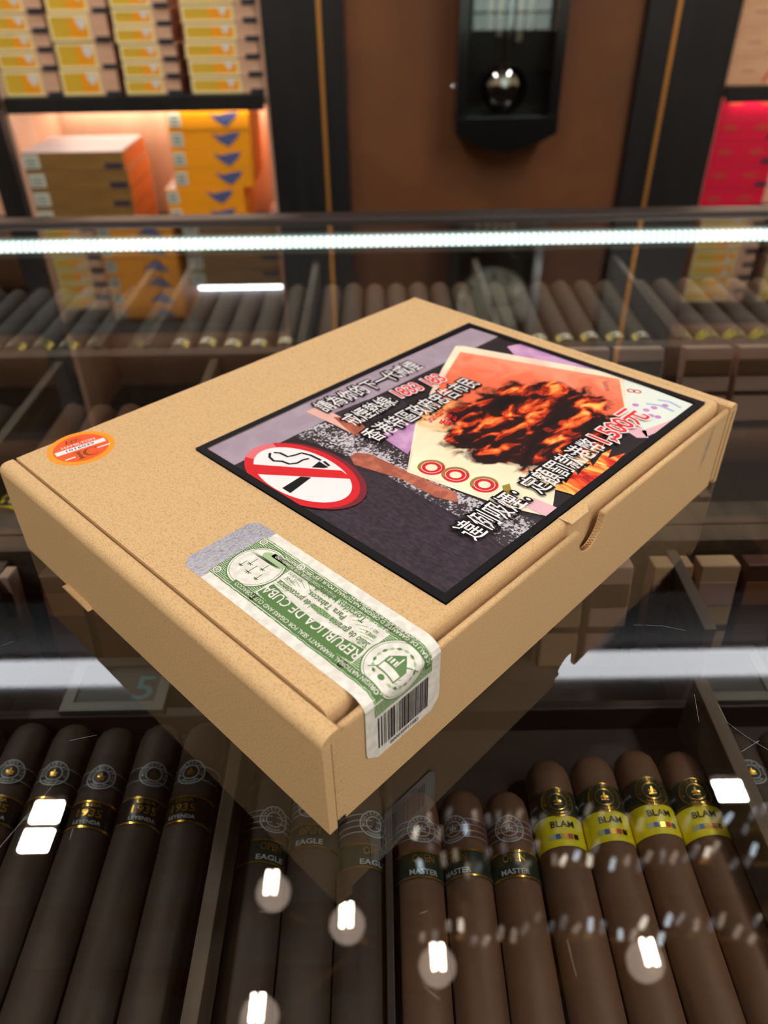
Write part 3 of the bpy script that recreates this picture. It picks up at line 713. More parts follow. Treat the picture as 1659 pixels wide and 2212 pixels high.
# simple cigars in the rows behind
LEAFL = mat('light_tobacco_leaf', srgb(98, 74, 54), 0.6, noise=(srgb(78, 56, 40), 80, 5, 0.3, 0.7, (1, 0.12, 1)), spec=0.35)
sp = {}
def simple(kind, loc, lab, group, L):
    leaf, r, bm_ = {'l': (LEAFL, 0.0098, GOLDP), 'm': (LEAFM, 0.0102, BANDYE), 'd': (LEAFD, 0.0104, GOLDP)}[kind]
    k = (kind, L)
    if k not in sp:
        t = thing('cigar', loc, lab, 'cigar', group)
        prof = [(0.0, 0.0), (r * 0.6, 0.0012), (r * 0.9, 0.005), (r, 0.012), (r, L), (r * 0.6, L + 0.0002)]
        MB().lathe(prof, 'y', 16).build('wrapper_leaf', leaf, t, True)
        strip(r + 0.0003, 0.022, 0.036).build('paper_band', bm_, t, True)
        d = MB(); d.disc((0, 0.029), 0.0058, lambda s, y, h: ((r + h) * math.sin(s / r), y, (r + h) * math.cos(s / r)), 0.0005, 0, 20); d.build('band_seal', [CRESTW, BANDBR, BANDGN]['lmd'.index(kind)], t)
        sp[k] = t; return t
    return dup(sp[k], loc, lab, None, group)
def fill_row(DXs, y, z, L, name, group, kinds, skip=()):
    for j in range(len(DXs) - 1):
        a, b = DXs[j] + 0.006, DXs[j + 1] - 0.006
        if j in skip: continue
        n = int((b - a) / 0.0222); st = (b - a) / n
        for i in range(n):
            simple(kinds[j % len(kinds)], (a + st * (i + 0.5), y + random.uniform(-0.002, 0.004), z), 'banded cigar, %s from left in %s compartment of the %s' % (ORD[i], ORD[j], name), group, L)
fill_row(DX, 0.474, -0.0610, 0.17, 'farthest row', 'cigars in the last row', 'mlddlmlmd')
fill_row(CX, 0.248, -0.0742, 0.165, 'row behind the box', 'cigars in the row behind the box', 'lmdmldlml', (6, 7))
# upright packs
PACKM = [mat('tan_pack', srgb(194, 156, 120), 0.55), mat('pinkish_pack', srgb(206, 166, 150), 0.55), mat('russet_pack', srgb(84, 50, 36), 0.5)]
PACKL = [mat('pink_pack_label', srgb(186, 146, 134), 0.5), mat('brown_pack_label', srgb(84, 60, 42), 0.5), mat('orange_pack_label', srgb(140, 88, 54), 0.5)]
def pack(loc, wd, h, k, lab, group, tilt):
    t = thing('cigarillo_pack', loc, lab, 'cigarillo pack', group); t.rotation_euler = (tilt, 0, 0)
    MB().bbox(-wd / 2, wd / 2, 0, 0.012, 0, h, 0.0012).build('pack_body', PACKM[k], t)
    MB().box(-wd / 2 + 0.001, wd / 2 - 0.001, -0.0004, 0.0002, h * 0.62, h * 0.84).build('front_label', PACKL[(k + 0) % 3], t)
    MB().box(-wd / 2 + 0.0004, wd / 2 - 0.0004, -0.0003, 0.0002, h * 0.36, h * 0.42).build('opening_strip', PACKL[1], t)
for i in range(7): pack((0.1245 + i * 0.0263 - (0.004 if i < 2 else -0.003), 0.178, -0.1213), 0.0222, 0.07, [0, 1, 0, 0, 2, 0, 1][i], 'upright tan pack leaning on ledge right of box, %s from left' % ORD[i], 'packs leaning on the ledge', math.radians(-8))
for i in range(7): pack((-0.085 - i * 0.0263 - (0.012 if i > 3 else 0), 0.178, -0.1213), 0.0222, 0.07, [2, 2, 2, 2, 1, 2, 2][i], 'upright russet pack leaning on the ledge left of the box, %s from the box' % ORD[i], 'packs leaning on the ledge', math.radians(-8))
for i in range(6): pack((CX[6] + 0.027 + i * 0.0425 + (0.012 if i > 2 else 0), 0.405, -0.0848), 0.038, 0.06, 1, 'wide pinkish pack standing in the row behind the box, %s from left' % ORD[i], 'wide packs behind the box', math.radians(-14))
# price placards lying in front of the packs
def placard(loc, wd, dp, lab, mark):
    t = thing('price_placard', loc, lab, 'price tag', 'grey price placards'); b = 0.006
    m = MB(); m.box(0, wd, 0, b, 0, 0.003); m.box(0, wd, dp - b, dp, 0, 0.003); m.box(0, b, b, dp - b, 0, 0.003); m.box(wd - b, wd, b, dp - b, 0, 0.003)
    m.build('frame', mat('grey_acrylic', srgb(84, 81, 74), 0.4), t)
    c = MB().box(b, wd - b, b, dp - b, 0.0002, 0.0016).build('dark_card', mat('dark_card', srgb(36, 31, 29), 0.5), t)
    if mark:
        fnc = lambda u, v, h: (u, v, h)
        q = MB(); q.text(fit_text('5', (wd - 0.0195, 0.0085), (wd - 0.0085, 0.0085), 0.0235, 0.01), fnc, 0.0018); q.build('turquoise_mark', mat('turquoise_ink', srgb(24, 92, 98), 0.4), c)
placard((-0.158, 0.1335, -0.1035), 0.056, 0.038, 'grey-framed price placard with turquoise mark left of the box', True)
placard((0.188, 0.1335, -0.1035), 0.044, 0.040, 'grey-framed price placard right of the pale divider', False)

# ------------------------------------------------------------------ cardboard box
BL, BW, BH = 0.275, 0.2111, 0.0465            # right face length, left face length, height
RX = math.radians(45.384)
bx = thing('cardboard_box', (0, 0, 0.0002), 'flat brown cardboard box with warning label and green seal lying on the glass counter', 'box', rz=RX)
BM = Matrix.Rotation(-RX, 3, 'Z')
def TP(x, y):                                  # photo pixel -> box top (u along right face, v along left face)
    q = BM @ onz(x, y, BH); return (q.x, q.y)
T = 0.003
MB().box(0.003, BL - 0.003, 0.002, BW - 0.001, 0.0, T).build('base_panel', CARD, bx)
# double end walls with rolled top
EW = 0.0076
def end_wall(xa, sgn):
    m = MB(); r = 0.0040
    m.box(min(xa, xa + sgn * 0.0034), max(xa, xa + sgn * 0.0034), 0.0, BW, 0.0, BH - r)
    m.box(min(xa + sgn * 0.0040, xa + sgn * EW), max(xa + sgn * 0.0040, xa + sgn * EW), 0.0004, BW, 0.003, BH - r)
    n = 10; pr = [(xa, BH - r - 0.0002)]
    for i in range(n + 1):
        a = math.pi - math.pi / 2 * i / n; pr.append((xa + sgn * (r + r * math.cos(a)), BH - r + r * math.sin(a)))
    pr += [(xa + sgn * (EW - 0.0008), BH), (xa + sgn * EW, BH - 0.0008), (xa + sgn * EW, BH - r - 0.0002)]
    m.prism(pr, 'y', 0.0001, BW)
    return m.build('end_wall', CARD, bx, 'auto')
end_wall(0.0, 1); end_wall(BL, -1)
# front wall with thumb notch
nc, nw, nd = 0.1440, 0.0092, 0.0125; FT = BH - 0.0034
FX0, FX1 = EW + 0.0003, BL - EW - 0.0003
m = MB(); m.box(FX0, nc - nw, 0.0008, 0.0036, 0.0, FT); m.box(nc + nw, FX1, 0.0008, 0.0036, 0.0, FT)
ca = [(nc + nw * math.cos(math.pi - math.pi * i / 20), FT - nd * math.sin(math.pi * i / 20)) for i in range(21)]
for i in range(20):
    (xa, za), (xb, zb) = ca[i], ca[i + 1]
    m.add([(x_, y_, z_) for y_ in (0.0008, 0.0036) for x_, z_ in ((xa, 0.0), (xb, 0.0), (xb, zb), (xa, za))], [(0, 1, 2, 3), (7, 6, 5, 4), (3, 2, 6, 7), (0, 4, 5, 1)])
fw = m.build('front_wall', CARD, bx)
MB().tube([(FX0, 0.0022, FT), (nc - nw, 0.0022, FT)], 0.0014, 10).build('rolled_edge', CARD, fw, True)
MB().tube([(nc + nw, 0.0022, FT), (FX1, 0.0022, FT)], 0.0014, 10).build('rolled_edge', CARD, fw, True)
m = MB()
def NP(a, k, yy): return (nc + nw * k * math.cos(a), yy, FT - nd * k * math.sin(a))
for i in range(36):
    a0, a1 = math.pi * (0.0 + 0.72 * i / 36), math.pi * (0.0 + 0.72 * (i + 1) / 36)
    ya, yb = (0.0012, 0.0032) if i % 2 else (0.0032, 0.0012)
    m.add([NP(a0, 0.99, ya), NP(a1, 0.99, yb), NP(a1, 0.96, yb), NP(a0, 0.96, ya)], [(0, 1, 2, 3), (3, 2, 1, 0)])
m.build('corrugation', CARDIN, fw)
MB().box(0.0066, BL - 0.0066, BW - 0.0036, BW - 0.0008, 0.0, BH - 0.003).build('back_wall', CARD, bx)
# lid with rolled front edge and tuck flap
LF = 0.0066; rr = 0.0036; LT = BH + 0.0004
pr = [(BW - 0.0002, LT - 0.003), (BW - 0.0002, LT - 0.0008), (BW - 0.001, LT)]
pr += [(LF + rr - rr * math.sin(a), LT - rr + rr * math.cos(a)) for a in [math.pi / 2 * i / 8 for i in range(9)]]
pr += [(LF - 0.0012, LT - 0.026), (LF + 0.0014, LT - 0.026), (LF + 0.003, LT - rr - 0.001), (LF + rr + 0.001, LT - 0.003)]
lid = MB().prism(pr, 'x', EW + 0.0007, BL - EW - 0.0007).build('lid', CARD, bx, 'auto')
# torn flap above the notch, locking tab on the left end
MB().add([(0.1335, 0.0105, LT + 0.0003), (0.1345, 0.0045, LT - 0.0002), (0.1455, 0.0042, LT + 0.0003), (0.1490, 0.0075, LT + 0.0009), (0.1420, 0.0085, LT + 0.0014)], [(0, 1, 4), (1, 2, 4), (2, 3, 4), (3, 0, 4)]).build('torn_flap', CARD, lid)
MB().prism([(0.150, 0.0), (0.153, 0.0016), (0.170, 0.0016), (0.1735, 0.0), (0.168, -0.0)], 'x', -0.0022, 0.0002).build('lock_tab', CARD, bx)
SCUFF = mat('grey_scuff', srgb(150, 140, 122), 0.6, noise=(srgb(190, 156, 112), 500, 3, 0.42, 0.56))
MB().add([(0.247, 0.0007, 0.022), (0.2505, 0.0007, 0.023), (0.2535, 0.0007, 0.041), (0.251, 0.0007, 0.042), (0.2485, 0.0007, 0.032)], [(0, 1, 2, 3, 4)]).build('scuff_mark', SCUFF, fw)

# ------------------------------------------------------------------ warning label on the lid
def LB(u, v, h): return (u, v, LT + 0.00012 + h * 0.00005)
BLACKP = mat('black_print', srgb(14, 13, 17), 0.5, spec=0.2)
PLUM = mat('plum_ground', srgb(66, 54, 65), 0.45, noise=(srgb(40, 32, 40), 900, 4, 0.35, 0.7, (1, 0.4, 1)), spec=0.3)
DARKT = mat('dark_table_print', srgb(44, 36, 40), 0.35, spec=0.3)
LILAC = mat('lilac_band', srgb(170, 154, 168), 0.35, noise=(srgb(160, 142, 158), 60, 3, 0.4, 0.6), spec=0.3)
def powder_mat():
    m = bpy.data.materials.new('white_powder_print'); m.use_nodes = True; nt = m.node_tree; b = nt.nodes['Principled BSDF']; b.inputs['Roughness'].default_value = 0.35
    N = nt.nodes.new; L = nt.links.new
    def math_(op, a, b_=None, clamp=False):
        n = N('ShaderNodeMath'); n.operation = op; n.use_clamp = clamp
        for i, q in enumerate((a, b_)):
            if q is None: continue
            if isinstance(q, (int, float)): n.inputs[i].default_value = q
            else: L(q, n.inputs[i])
        return n.outputs[0]
    tc = N('ShaderNodeTexCoord'); sx = N('ShaderNodeSeparateXYZ'); L(tc.outputs['Object'], sx.inputs[0])
    p0, p1 = Vector(TP(700, 940)), Vector(TP(1130, 1145)); d = (p1 - p0).normalized(); n_ = Vector((-d.y, d.x))
    dist = math_('ABSOLUTE', math_('SUBTRACT', math_('ADD', math_('MULTIPLY', sx.outputs[0], n_.x), math_('MULTIPLY', sx.outputs[1], n_.y)), p0.dot(n_)))
    pen = math_('MULTIPLY', dist, 16.0)
    n1 = N('ShaderNodeTexNoise'); n1.inputs['Scale'].default_value = 900; n1.inputs['Detail'].default_value = 2; L(tc.outputs['Object'], n1.inputs['Vector'])
    n2 = N('ShaderNodeTexNoise'); n2.inputs['Scale'].default_value = 160; n2.inputs['Detail'].default_value = 3; L(tc.outputs['Object'], n2.inputs['Vector'])
    v = math_('SUBTRACT', math_('ADD', n1.outputs['Fac'], math_('MULTIPLY', n2.outputs['Fac'], 0.5)), pen)
    r = N('ShaderNodeValToRGB'); e = r.color_ramp.elements; e[0].position = 0.66; e[0].color = srgb(52, 43, 50); e[1].position = 0.78; e[1].color = srgb(196, 190, 198)
    L(v, r.inputs[0]); L(r.outputs[0], b.inputs['Base Color']); return m
POWDER = powder_mat()
def note_mat():
    m = bpy.data.materials.new('burning_banknote_print'); m.use_nodes = True; nt = m.node_tree; b = nt.nodes['Principled BSDF']; b.inputs['Roughness'].default_value = 0.35; b.inputs['Specular IOR Level'].default_value = 0.3
    N = nt.nodes.new; L = nt.links.new
    def math_(op, a, b_=None):
        n = N('ShaderNodeMath'); n.operation = op
        for i, q in enumerate((a, b_)):
            if q is None: continue
            if isinstance(q, (int, float)): n.inputs[i].default_value = q
            else: L(q, n.inputs[i])
        return n.outputs[0]
    def noise(scale, det, st=(1, 1, 1), rot=0.0, dist=0.0):
        mp = N('ShaderNodeMapping'); mp.inputs['Scale'].default_value = st; mp.inputs['Rotation'].default_value = (0, 0, rot); L(tc.outputs['Object'], mp.inputs[0])
        n = N('ShaderNodeTexNoise'); n.inputs['Scale'].default_value = scale; n.inputs['Detail'].default_value = det; n.inputs['Distortion'].default_value = dist; L(mp.outputs[0], n.inputs['Vector']); return n.outputs['Fac']
    def ramp(v, stops):
        r = N('ShaderNodeValToRGB')
        while len(r.color_ramp.elements) < len(stops): r.color_ramp.elements.new(0.5)
        for e, (p, c) in zip(r.color_ramp.elements, stops): e.position = p; e.color = c
        L(v, r.inputs[0]); return r.outputs[0]
    tc = N('ShaderNodeTexCoord'); sx = N('ShaderNodeSeparateXYZ'); L(tc.outputs['Object'], sx.inputs[0])
    def along(pa, pb):
        p0, p1 = Vector(pa), Vector(pb); d = p1 - p0; k = d / d.length_squared
        return math_('SUBTRACT', math_('ADD', math_('MULTIPLY', sx.outputs[0], k.x), math_('MULTIPLY', sx.outputs[1], k.y)), p0.dot(k))
    t = along(TP(985, 1062), TP(1170, 783))
    base = ramp(math_('ADD', t, math_('MULTIPLY', math_('SUBTRACT', noise(70, 4, dist=0.8), 0.5), 0.55)),
                [(0.0, srgb(240, 236, 206)), (0.28, srgb(244, 222, 190)), (0.42, srgb(238, 180, 110)), (0.58, srgb(238, 110, 74)), (0.80, srgb(244, 116, 84)), (0.95, srgb(246, 150, 120))])
    # burnt ellipse
    c0 = TP(1145, 915); ea = along(c0, TP(1300, 955)); eb = along(c0, TP(1190, 836))
    r2 = math_('ADD', math_('MULTIPLY', ea, ea), math_('MULTIPLY', eb, eb))
    burn = math_('SUBTRACT', math_('ADD', 1.3, math_('MULTIPLY', math_('SUBTRACT', noise(110, 5, dist=0.5), 0.5), 1.6)), r2)
    fl = noise(95, 6, (0.75, 1.5, 1), 0.62, 0.7)
    fire = ramp(fl, [(0.36, srgb(22, 14, 14)), (0.50, srgb(44, 20, 18)), (0.56, srgb(170, 42, 22)), (0.61, srgb(246, 96, 40)), (0.70, srgb(252, 196, 100))])
    mx = N('ShaderNodeMix'); mx.data_type = 'RGBA'
    fac = ramp(burn, [(0.0, (0, 0, 0, 1)), (0.28, (1, 1, 1, 1))])
    L(fac, mx.inputs[0]); L(base, mx.inputs[6]); L(fire, mx.inputs[7]); L(mx.outputs[2], b.inputs['Base Color']); return m
PINKLAV = mat('pink_lavender_note', srgb(206, 160, 200), 0.35, noise=(srgb(180, 130, 180), 90, 3, 0.4, 0.6), spec=0.3)
NOTECREAM = ramp_mat('cream_note', [(0.3, srgb(236, 196, 176)), (0.48, srgb(240, 226, 200)), (0.7, srgb(236, 238, 210))], 45, 3, (1, 1, 1), 0.35, 0.5, spec=0.3)
NOTERED = ramp_mat('orange_red_note', [(0.3, srgb(214, 60, 50)), (0.45, srgb(240, 104, 70)), (0.58, srgb(246, 134, 96)), (0.72, srgb(250, 170, 150))], 60, 4, (1, 1, 1), 0.35, 0.8, spec=0.3)
NOTEGOLD = ramp_mat('golden_note', [(0.3, srgb(226, 150, 90)), (0.5, srgb(240, 190, 110)), (0.7, srgb(236, 170, 180))], 70, 3, (1, 1, 1), 0.35, 0.5, spec=0.3)
NOTEWHITE = mat('white_note', srgb(224, 232, 222), 0.35, spec=0.3)
PINKISH = mat('pink_note_edge', srgb(226, 180, 190), 0.35, spec=0.3)
SKIN = mat('brown_cigar_print', srgb(190, 112, 90), 0.35, noise=(srgb(160, 88, 70), 200, 3, 0.4, 0.6), spec=0.3)
SKINP = mat('pale_pink_print', srgb(226, 176, 164), 0.35, spec=0.3)
FIRE = ramp_mat('fire_picture', [(0.30, srgb(26, 14, 14)), (0.47, srgb(60, 26, 20)), (0.53, srgb(160, 40, 20)), (0.58, srgb(240, 90, 36)), (0.66, srgb(250, 180, 80))], 58, 7, (0.9, 2.2, 1, 0.5), 0.35, 1.4, spec=0.3)
FIREB = ramp_mat('bright_fire_picture', [(0.28, srgb(60, 10, 12)), (0.42, srgb(216, 40, 30)), (0.52, srgb(246, 110, 40)), (0.64, srgb(252, 206, 110))], 80, 6, (2.2, 0.8, 1, 0.6), 0.35, 1.0, spec=0.3)
REDI = mat('red_ink', srgb(216, 36, 44), 0.3, coat=0.4); WHITEI = mat('white_ink', srgb(240, 236, 238), 0.3, coat=0.4)
BALLSH = mat('ball_rim_print', srgb(120, 40, 50), 0.35, spec=0.3); GOLDINK = mat('olive_gold_ink', srgb(150, 130, 50), 0.35)
PURPLEI = mat('purple_ink', srgb(196, 130, 200), 0.35); BLUEI = mat('pale_blue_ink', srgb(170, 180, 226), 0.35); REDTXT = mat('bright_red_ink', srgb(232, 48, 44), 0.3)
u0, u1, v0, v1 = 0.0664, 0.2602, 0.0105, 0.1572
BD = 0.0036
lab = MB(); lab.box(u0, u1, v0, v1, LT - 0.0002, LT + 0.00012, 0)
lab = lab.build('warning_label', BLACKP, lid)
lab.parent = bx
pic = MB()
pmats = [PLUM, DARKT, LILAC, POWDER, PINKLAV, NOTECREAM, NOTERED, NOTEGOLD, NOTEWHITE, PINKISH, SKIN, SKINP, note_mat(), FIREB, WHITEI, BALLSH]
def pp(pxs, h, mi): pic.flat([TP(*p) for p in pxs], LB, h, mi)
pic.flat(quad(u0 + BD, u1 - BD, v0 + BD, v1 - BD), LB, 1, 0)
# dark table top of the picture, powder
pic.flat([TP(500, 1011), (u1 - BD, TP(1078, 730)[1] - 0.002), (u1 - BD, v0 + BD), TP(1190, 1125), TP(1000, 1090), TP(760, 990), TP(560, 1045)], LB, 2, 1)
pp([(632, 946), (700, 915), (775, 940), (880, 965), (890, 1020), (985, 1065), (1100, 1110), (1170, 1130), (1150, 1165), (1090, 1185), (1000, 1125), (900, 1070), (800, 1010), (740, 985), (690, 965)], 3, 3)
pp([(433 + 4, 971), (1017, 712), (1076, 730), (505, 1009)], 3, 2)
pp([(700, 905), (790, 868), (860, 850), (880, 880), (820, 905), (760, 930)], 4, 3)
# cigarettes / fingers
pp([(661, 893), (690, 880), (800, 938), (770, 945), (720, 920)], 5, 11)
pp([(720, 905), (770, 905), (800, 940), (765, 945)], 6, 10)
pp([(757, 990), (770, 982), (800, 985), (885, 1025), (985, 1068), (990, 1090), (940, 1078), (870, 1040), (765, 1008)], 6, 10)
# lavender note left and top
pp([(820, 945), (905, 905), (900, 960), (880, 985)], 6, 4)
pp([(1095, 752), (1125, 745), (1235, 785), (1345, 815), (1330, 835), (1110, 770)], 4, 4)
# white note right with marks
pp([(1340, 818), (1502, 880), (1490, 893), (1395, 940), (1350, 905)], 5, 8)
pp([(1502, 884), (1496, 892), (1440, 928), (1395, 948), (1385, 935), (1440, 915)], 6, 9)
pp([(1350, 905), (1395, 935), (1400, 950), (1375, 950), (1345, 930)], 6, 9)
# main banknote
pp([(984, 751), (1000, 751), (1345, 814), (1357, 892), (1290, 985), (1200, 1055), (1190, 1122), (1085, 1098), (879, 1024), (898, 915), (955, 800)], 7, 5)
pp([(994, 764), (1337, 823), (1349, 890), (1290, 985), (1205, 1040), (1165, 1078), (1120, 1100), (1085, 1094), (884, 1018), (902, 918), (962, 815)], 8, 12)
pp([(1195, 1062), (1214, 1040), (1222, 1050), (1240, 1018), (1248, 1032), (1272, 998), (1280, 1012), (1300, 985), (1320, 976), (1312, 995), (1350, 984), (1325, 1008), (1312, 1022), (1290, 1045), (1250, 1082), (1232, 1072)], 11, 13)
pp([(1110, 1088), (1150, 1080), (1212, 1106), (1185, 1124)], 11, 9)
picture = pic.build('printed_picture', pmats, lab)
# no-smoking button
bt = MB(); c = (0.0853, 0.1071); ru_, rv_ = 0.0183, 0.0308
bt.disc((c[0] + 0.0014, c[1] - 0.0016), ru_ * 1.03, LB, 12, 2, 48, rv_ / ru_); bt.disc(c, ru_, LB, 13, 0, 48, rv_ / ru_)
for k in range(72):
    a0_, a1_ = 2 * math.pi * k / 72, 2 * math.pi * (k + 1) / 72
    if c[1] + rv_ * 0.92 * math.sin((a0_ + a1_) / 2) > TP(560, 981)[1] - 0.001: bt.add([LB(c[0] + ru_ * q_ * math.cos(t_), c[1] + rv_ * q_ * math.sin(t_), 14) for q_, t_ in ((0.8, a0_), (1.0, a0_), (1.0, a1_), (0.8, a1_))], [(0, 1, 2, 3)], 4)
bt.disc((0.0856, 0.1068), 0.0150, LB, 15, 1, 48, 0.0266 / 0.0150)
bt.flat([TP(*p_) for p_ in ((530, 1008), (738, 1023), (762, 1041), (545, 1030))], LB, 16, 0)
def q2(*ps): return [TP(*p) for p in ps]
bt.flat(q2((610, 1061), (650, 1036), (673, 1038), (628, 1072)), LB, 17, 3)
bt.flat(q2((674, 1016), (690, 1003), (710, 1016), (700, 1018)), LB, 17, 3)
for pts in ([(584, 985), (583, 994), (592, 1002), (610, 1003), (626, 1009), (642, 1007), (655, 1000), (668, 997)], [(592, 984), (606, 985), (622, 993), (636, 990), (652, 985), (672, 990), (694, 1001)], [(700, 1003), (712, 1013)]):
    bt.line([Vector(TP(*p)) for p in pts], 0.0012, LB, 17, 3)
bt.build('no_smoking_symbol', [REDI, WHITEI, BALLSH, BLACKP, mat('pale_red_ink', srgb(226, 110, 120), 0.35)], lab)
bd = MB()
for q_ in (quad(u0, u1, v0, v0 + BD), quad(u0, u1, v1 - BD, v1), quad(u0, u0 + BD, v0 + BD, v1 - BD), quad(u1 - BD, u1, v0 + BD, v1 - BD)): bd.flat(q_, LB, 17.5, 0)
bd.build('black_border', BLACKP, lab)
# zeros on the note and small marks
zz = MB()
for i, (x, y) in enumerate([(932, 1015), (984, 1031), (1046, 1052)]):
    cc = TP(x, y); z0_ = zz; zz = MB(); zz.ring(cc, 0.0026, 0.0058, LB, 11, 0, 28, 1.0); zz.ring(cc, 0.0042, 0.0045, LB, 12, 1, 28, 1.0); zz.line([(cc[0] + 0.0054 * math.cos(math.radians(g_)), cc[1] + 0.0054 * math.sin(math.radians(g_))) for g_ in range(-30, 151, 12)], 0.0012, LB, 13, 2)
    zz.build('zero_numeral', [REDI, WHITEI, GOLDINK], lab); zz = z0_
zz.flat(q2((1084, 1055), (1100, 1050), (1108, 1075), (1090, 1080)), LB, 12, 2)
for p in [(1372, 879), (1395, 890), (1412, 885), (1405, 902), (1420, 905), (1436, 880)]: zz.disc(TP(*p), 0.0016, LB, 7, 3, 12)
zz.line([Vector(TP(1395, 876)), Vector(TP(1425, 880)), Vector(TP(1455, 893))], 0.0014, LB, 7, 4); zz.line([Vector(TP(1420, 868)), Vector(TP(1445, 872)), Vector(TP(1470, 885))], 0.0014, LB, 7, 4)
for p in [(1362, 848), (1376, 850)]: zz.ring(TP(*p), 0.0012, 0.002, LB, 7, 0, 16)
for k in range(6): zz.line([Vector(TP(1300 + k * 1.5, 831 + k * 3.6)), Vector(TP(1311 + k * 1.0, 829 + k * 3.6))], 0.0005, LB, 10, 5)
zz.text(fit_text('Standard', TP(930, 918), TP(968, 893), 0.0066, 0.02), LB, 10, 0)
zz.text(fit_text('香港', TP(968, 926), TP(990, 904), 0.0068, 0.02), LB, 11, 0)
zz.build('note_print', [REDI, WHITEI, GOLDINK, PURPLEI, BLUEI, BLACKP], lab)['kind'] = 'stuff'
# lettering
def outlined(t, p0, p1, size, out, fill, h, bold=0.004, edge=0.09):
    a = MB(); a.text(fit_text(t, TP(*p0), TP(*p1), size, edge, ref=0.0), LB, h, 0); a.text(fit_text(t, TP(*p0), TP(*p1), size, bold, ref=0.0), LB, h + 1, 1)
    return a.build('lettering', [out, fill], lab)
outlined('請為你的下一代戒煙', (704, 896), (913, 798), 0.0130, BLACKP, WHITEI, 18)
outlined('戒煙熱線:', (767, 926), (861, 874), 0.0130, BLACKP, WHITEI, 20)
outlined('1833 183', (868, 866), (966, 827), 0.0132, WHITEI, REDTXT, 22, 0.02, 0.075)
outlined('香港特區政府忠告市民', (811, 961), (1036, 836), 0.0132, BLACKP, WHITEI, 24)
outlined('違例吸煙：定額罰款港幣', (1024, 1176), (1307, 973), 0.0140, BLACKP, WHITEI, 26)
outlined('1,500元', (1313, 968), (1400, 907), 0.0156, WHITEI, REDTXT, 28, 0.015, 0.07)

# ------------------------------------------------------------------ green seal
SX0, SX1 = 0.0176, 0.0522
SEND = 0.0962
_br = [(0.0092, LT), (0.0060, LT + 0.0001), (0.0036, LT - 0.0005), (0.0019, BH - 0.0012), (0.0009, BH - 0.0021), (0.0004, BH - 0.0036), (0.0005, BH - 0.0056)]
_bl = [0.0]
for _a, _b in zip(_br, _br[1:]): _bl.append(_bl[-1] + math.hypot(_b[0] - _a[0], _b[1] - _a[1]))
def spath(s):                                   # distance from the hologram end -> (y, z, ny, nz)
    top = SEND - 0.0092
    if s <= top: return (SEND - s, LT, 0.0, 1.0)
    k = s - top                                 # bridge from the lid edge over the front wall
    for i in range(len(_br) - 1):
        if k <= _bl[i + 1]:
            t = (k - _bl[i]) / (_bl[i + 1] - _bl[i]); (ya, za), (yb, zb) = _br[i], _br[i + 1]; L = _bl[i + 1] - _bl[i]
            return (ya + (yb - ya) * t, za + (zb - za) * t, (zb - za) / L, -(yb - ya) / L)
    return (_br[-1][0], _br[-1][1] - (k - _bl[-1]), -1.0, 0.0)
SLEN = SEND - 0.0092 + _bl[-1] + (BH - 0.0056 - 0.0172)
def SP(s, x, h):                                # 3D point on the seal
    y, z, ny, nz = spath(s); e = 0.00016 + h * 0.00005
    return (x, y + ny * e, z + nz * e)
PAPER = mat('white_seal_paper', srgb(232, 228, 220), 0.55, noise=(srgb(216, 212, 204), 300, 3, 0.4, 0.6))
GREEN = ramp_mat('green_guilloche', [(0.35, srgb(66, 108, 50)), (0.55, srgb(96, 136, 76)), (0.80, srgb(190, 206, 176))], 430, 2, (1, 1, 1), 0.5, 5.0, 'wave')
GREENS = mat('green_ink', srgb(78, 118, 58), 0.5); GREENL = mat('light_green_ink', srgb(160, 186, 140), 0.5)
HOLO = ramp_mat('silver_hologram', [(0.3, srgb(150, 142, 156)), (0.48, srgb(184, 182, 188)), (0.6, srgb(206, 202, 208)), (0.68, srgb(110, 130, 220))], 620, 3, (1, 2, 1), 0.3, 0.6)  # blue glints painted into the silver colour
HOLO.node_tree.nodes['Principled BSDF'].inputs['Metallic'].default_value = 0.35
BARK = mat('barcode_black', srgb(40, 34, 40), 0.5)
sm_ = MB(); xm = (SX0 + SX1) / 2
NS = 60
for i in range(NS):
    s0, s1 = 0.0130 + (SLEN - 0.0130) * i / NS, 0.0130 + (SLEN - 0.0130) * (i + 1) / NS
    def wx(s):
        e = SLEN - s; cut = max(0.0, 0.0042 - e); return SX0 + cut * 1.2, SX1 - cut * 0.9
    a, b = wx(s0), wx(s1)
    sm_.add([SP(s0, a[0], 0), SP(s0, a[1], 0), SP(s1, b[1], 0), SP(s1, b[0], 0)], [(3, 2, 1, 0)])
seal = sm_.build('guarantee_seal', PAPER, bx, True)
h_ = MB(); 
h_.flat([(0.0002, SX0 + 0.0035), (0.0002, SX1 - 0.0030), (0.0030, SX1), (0.0131, SX1), (0.0131, SX0), (0.0035, SX0)], lambda s, x, h: SP(s, x, h), 0, 0)
h_ = h_.build('hologram_strip', HOLO, seal)
pr_ = MB()     # 0 green pattern 1 paper 2 solid green 3 light green
XA, XB = SX0 + 0.0040, SX1 - 0.0042
S0, S1 = 0.0118, 0.1005 + 0.0028
pr_.grid(S0, S1, XA, XB, SP, 1, 70, 2, 0)
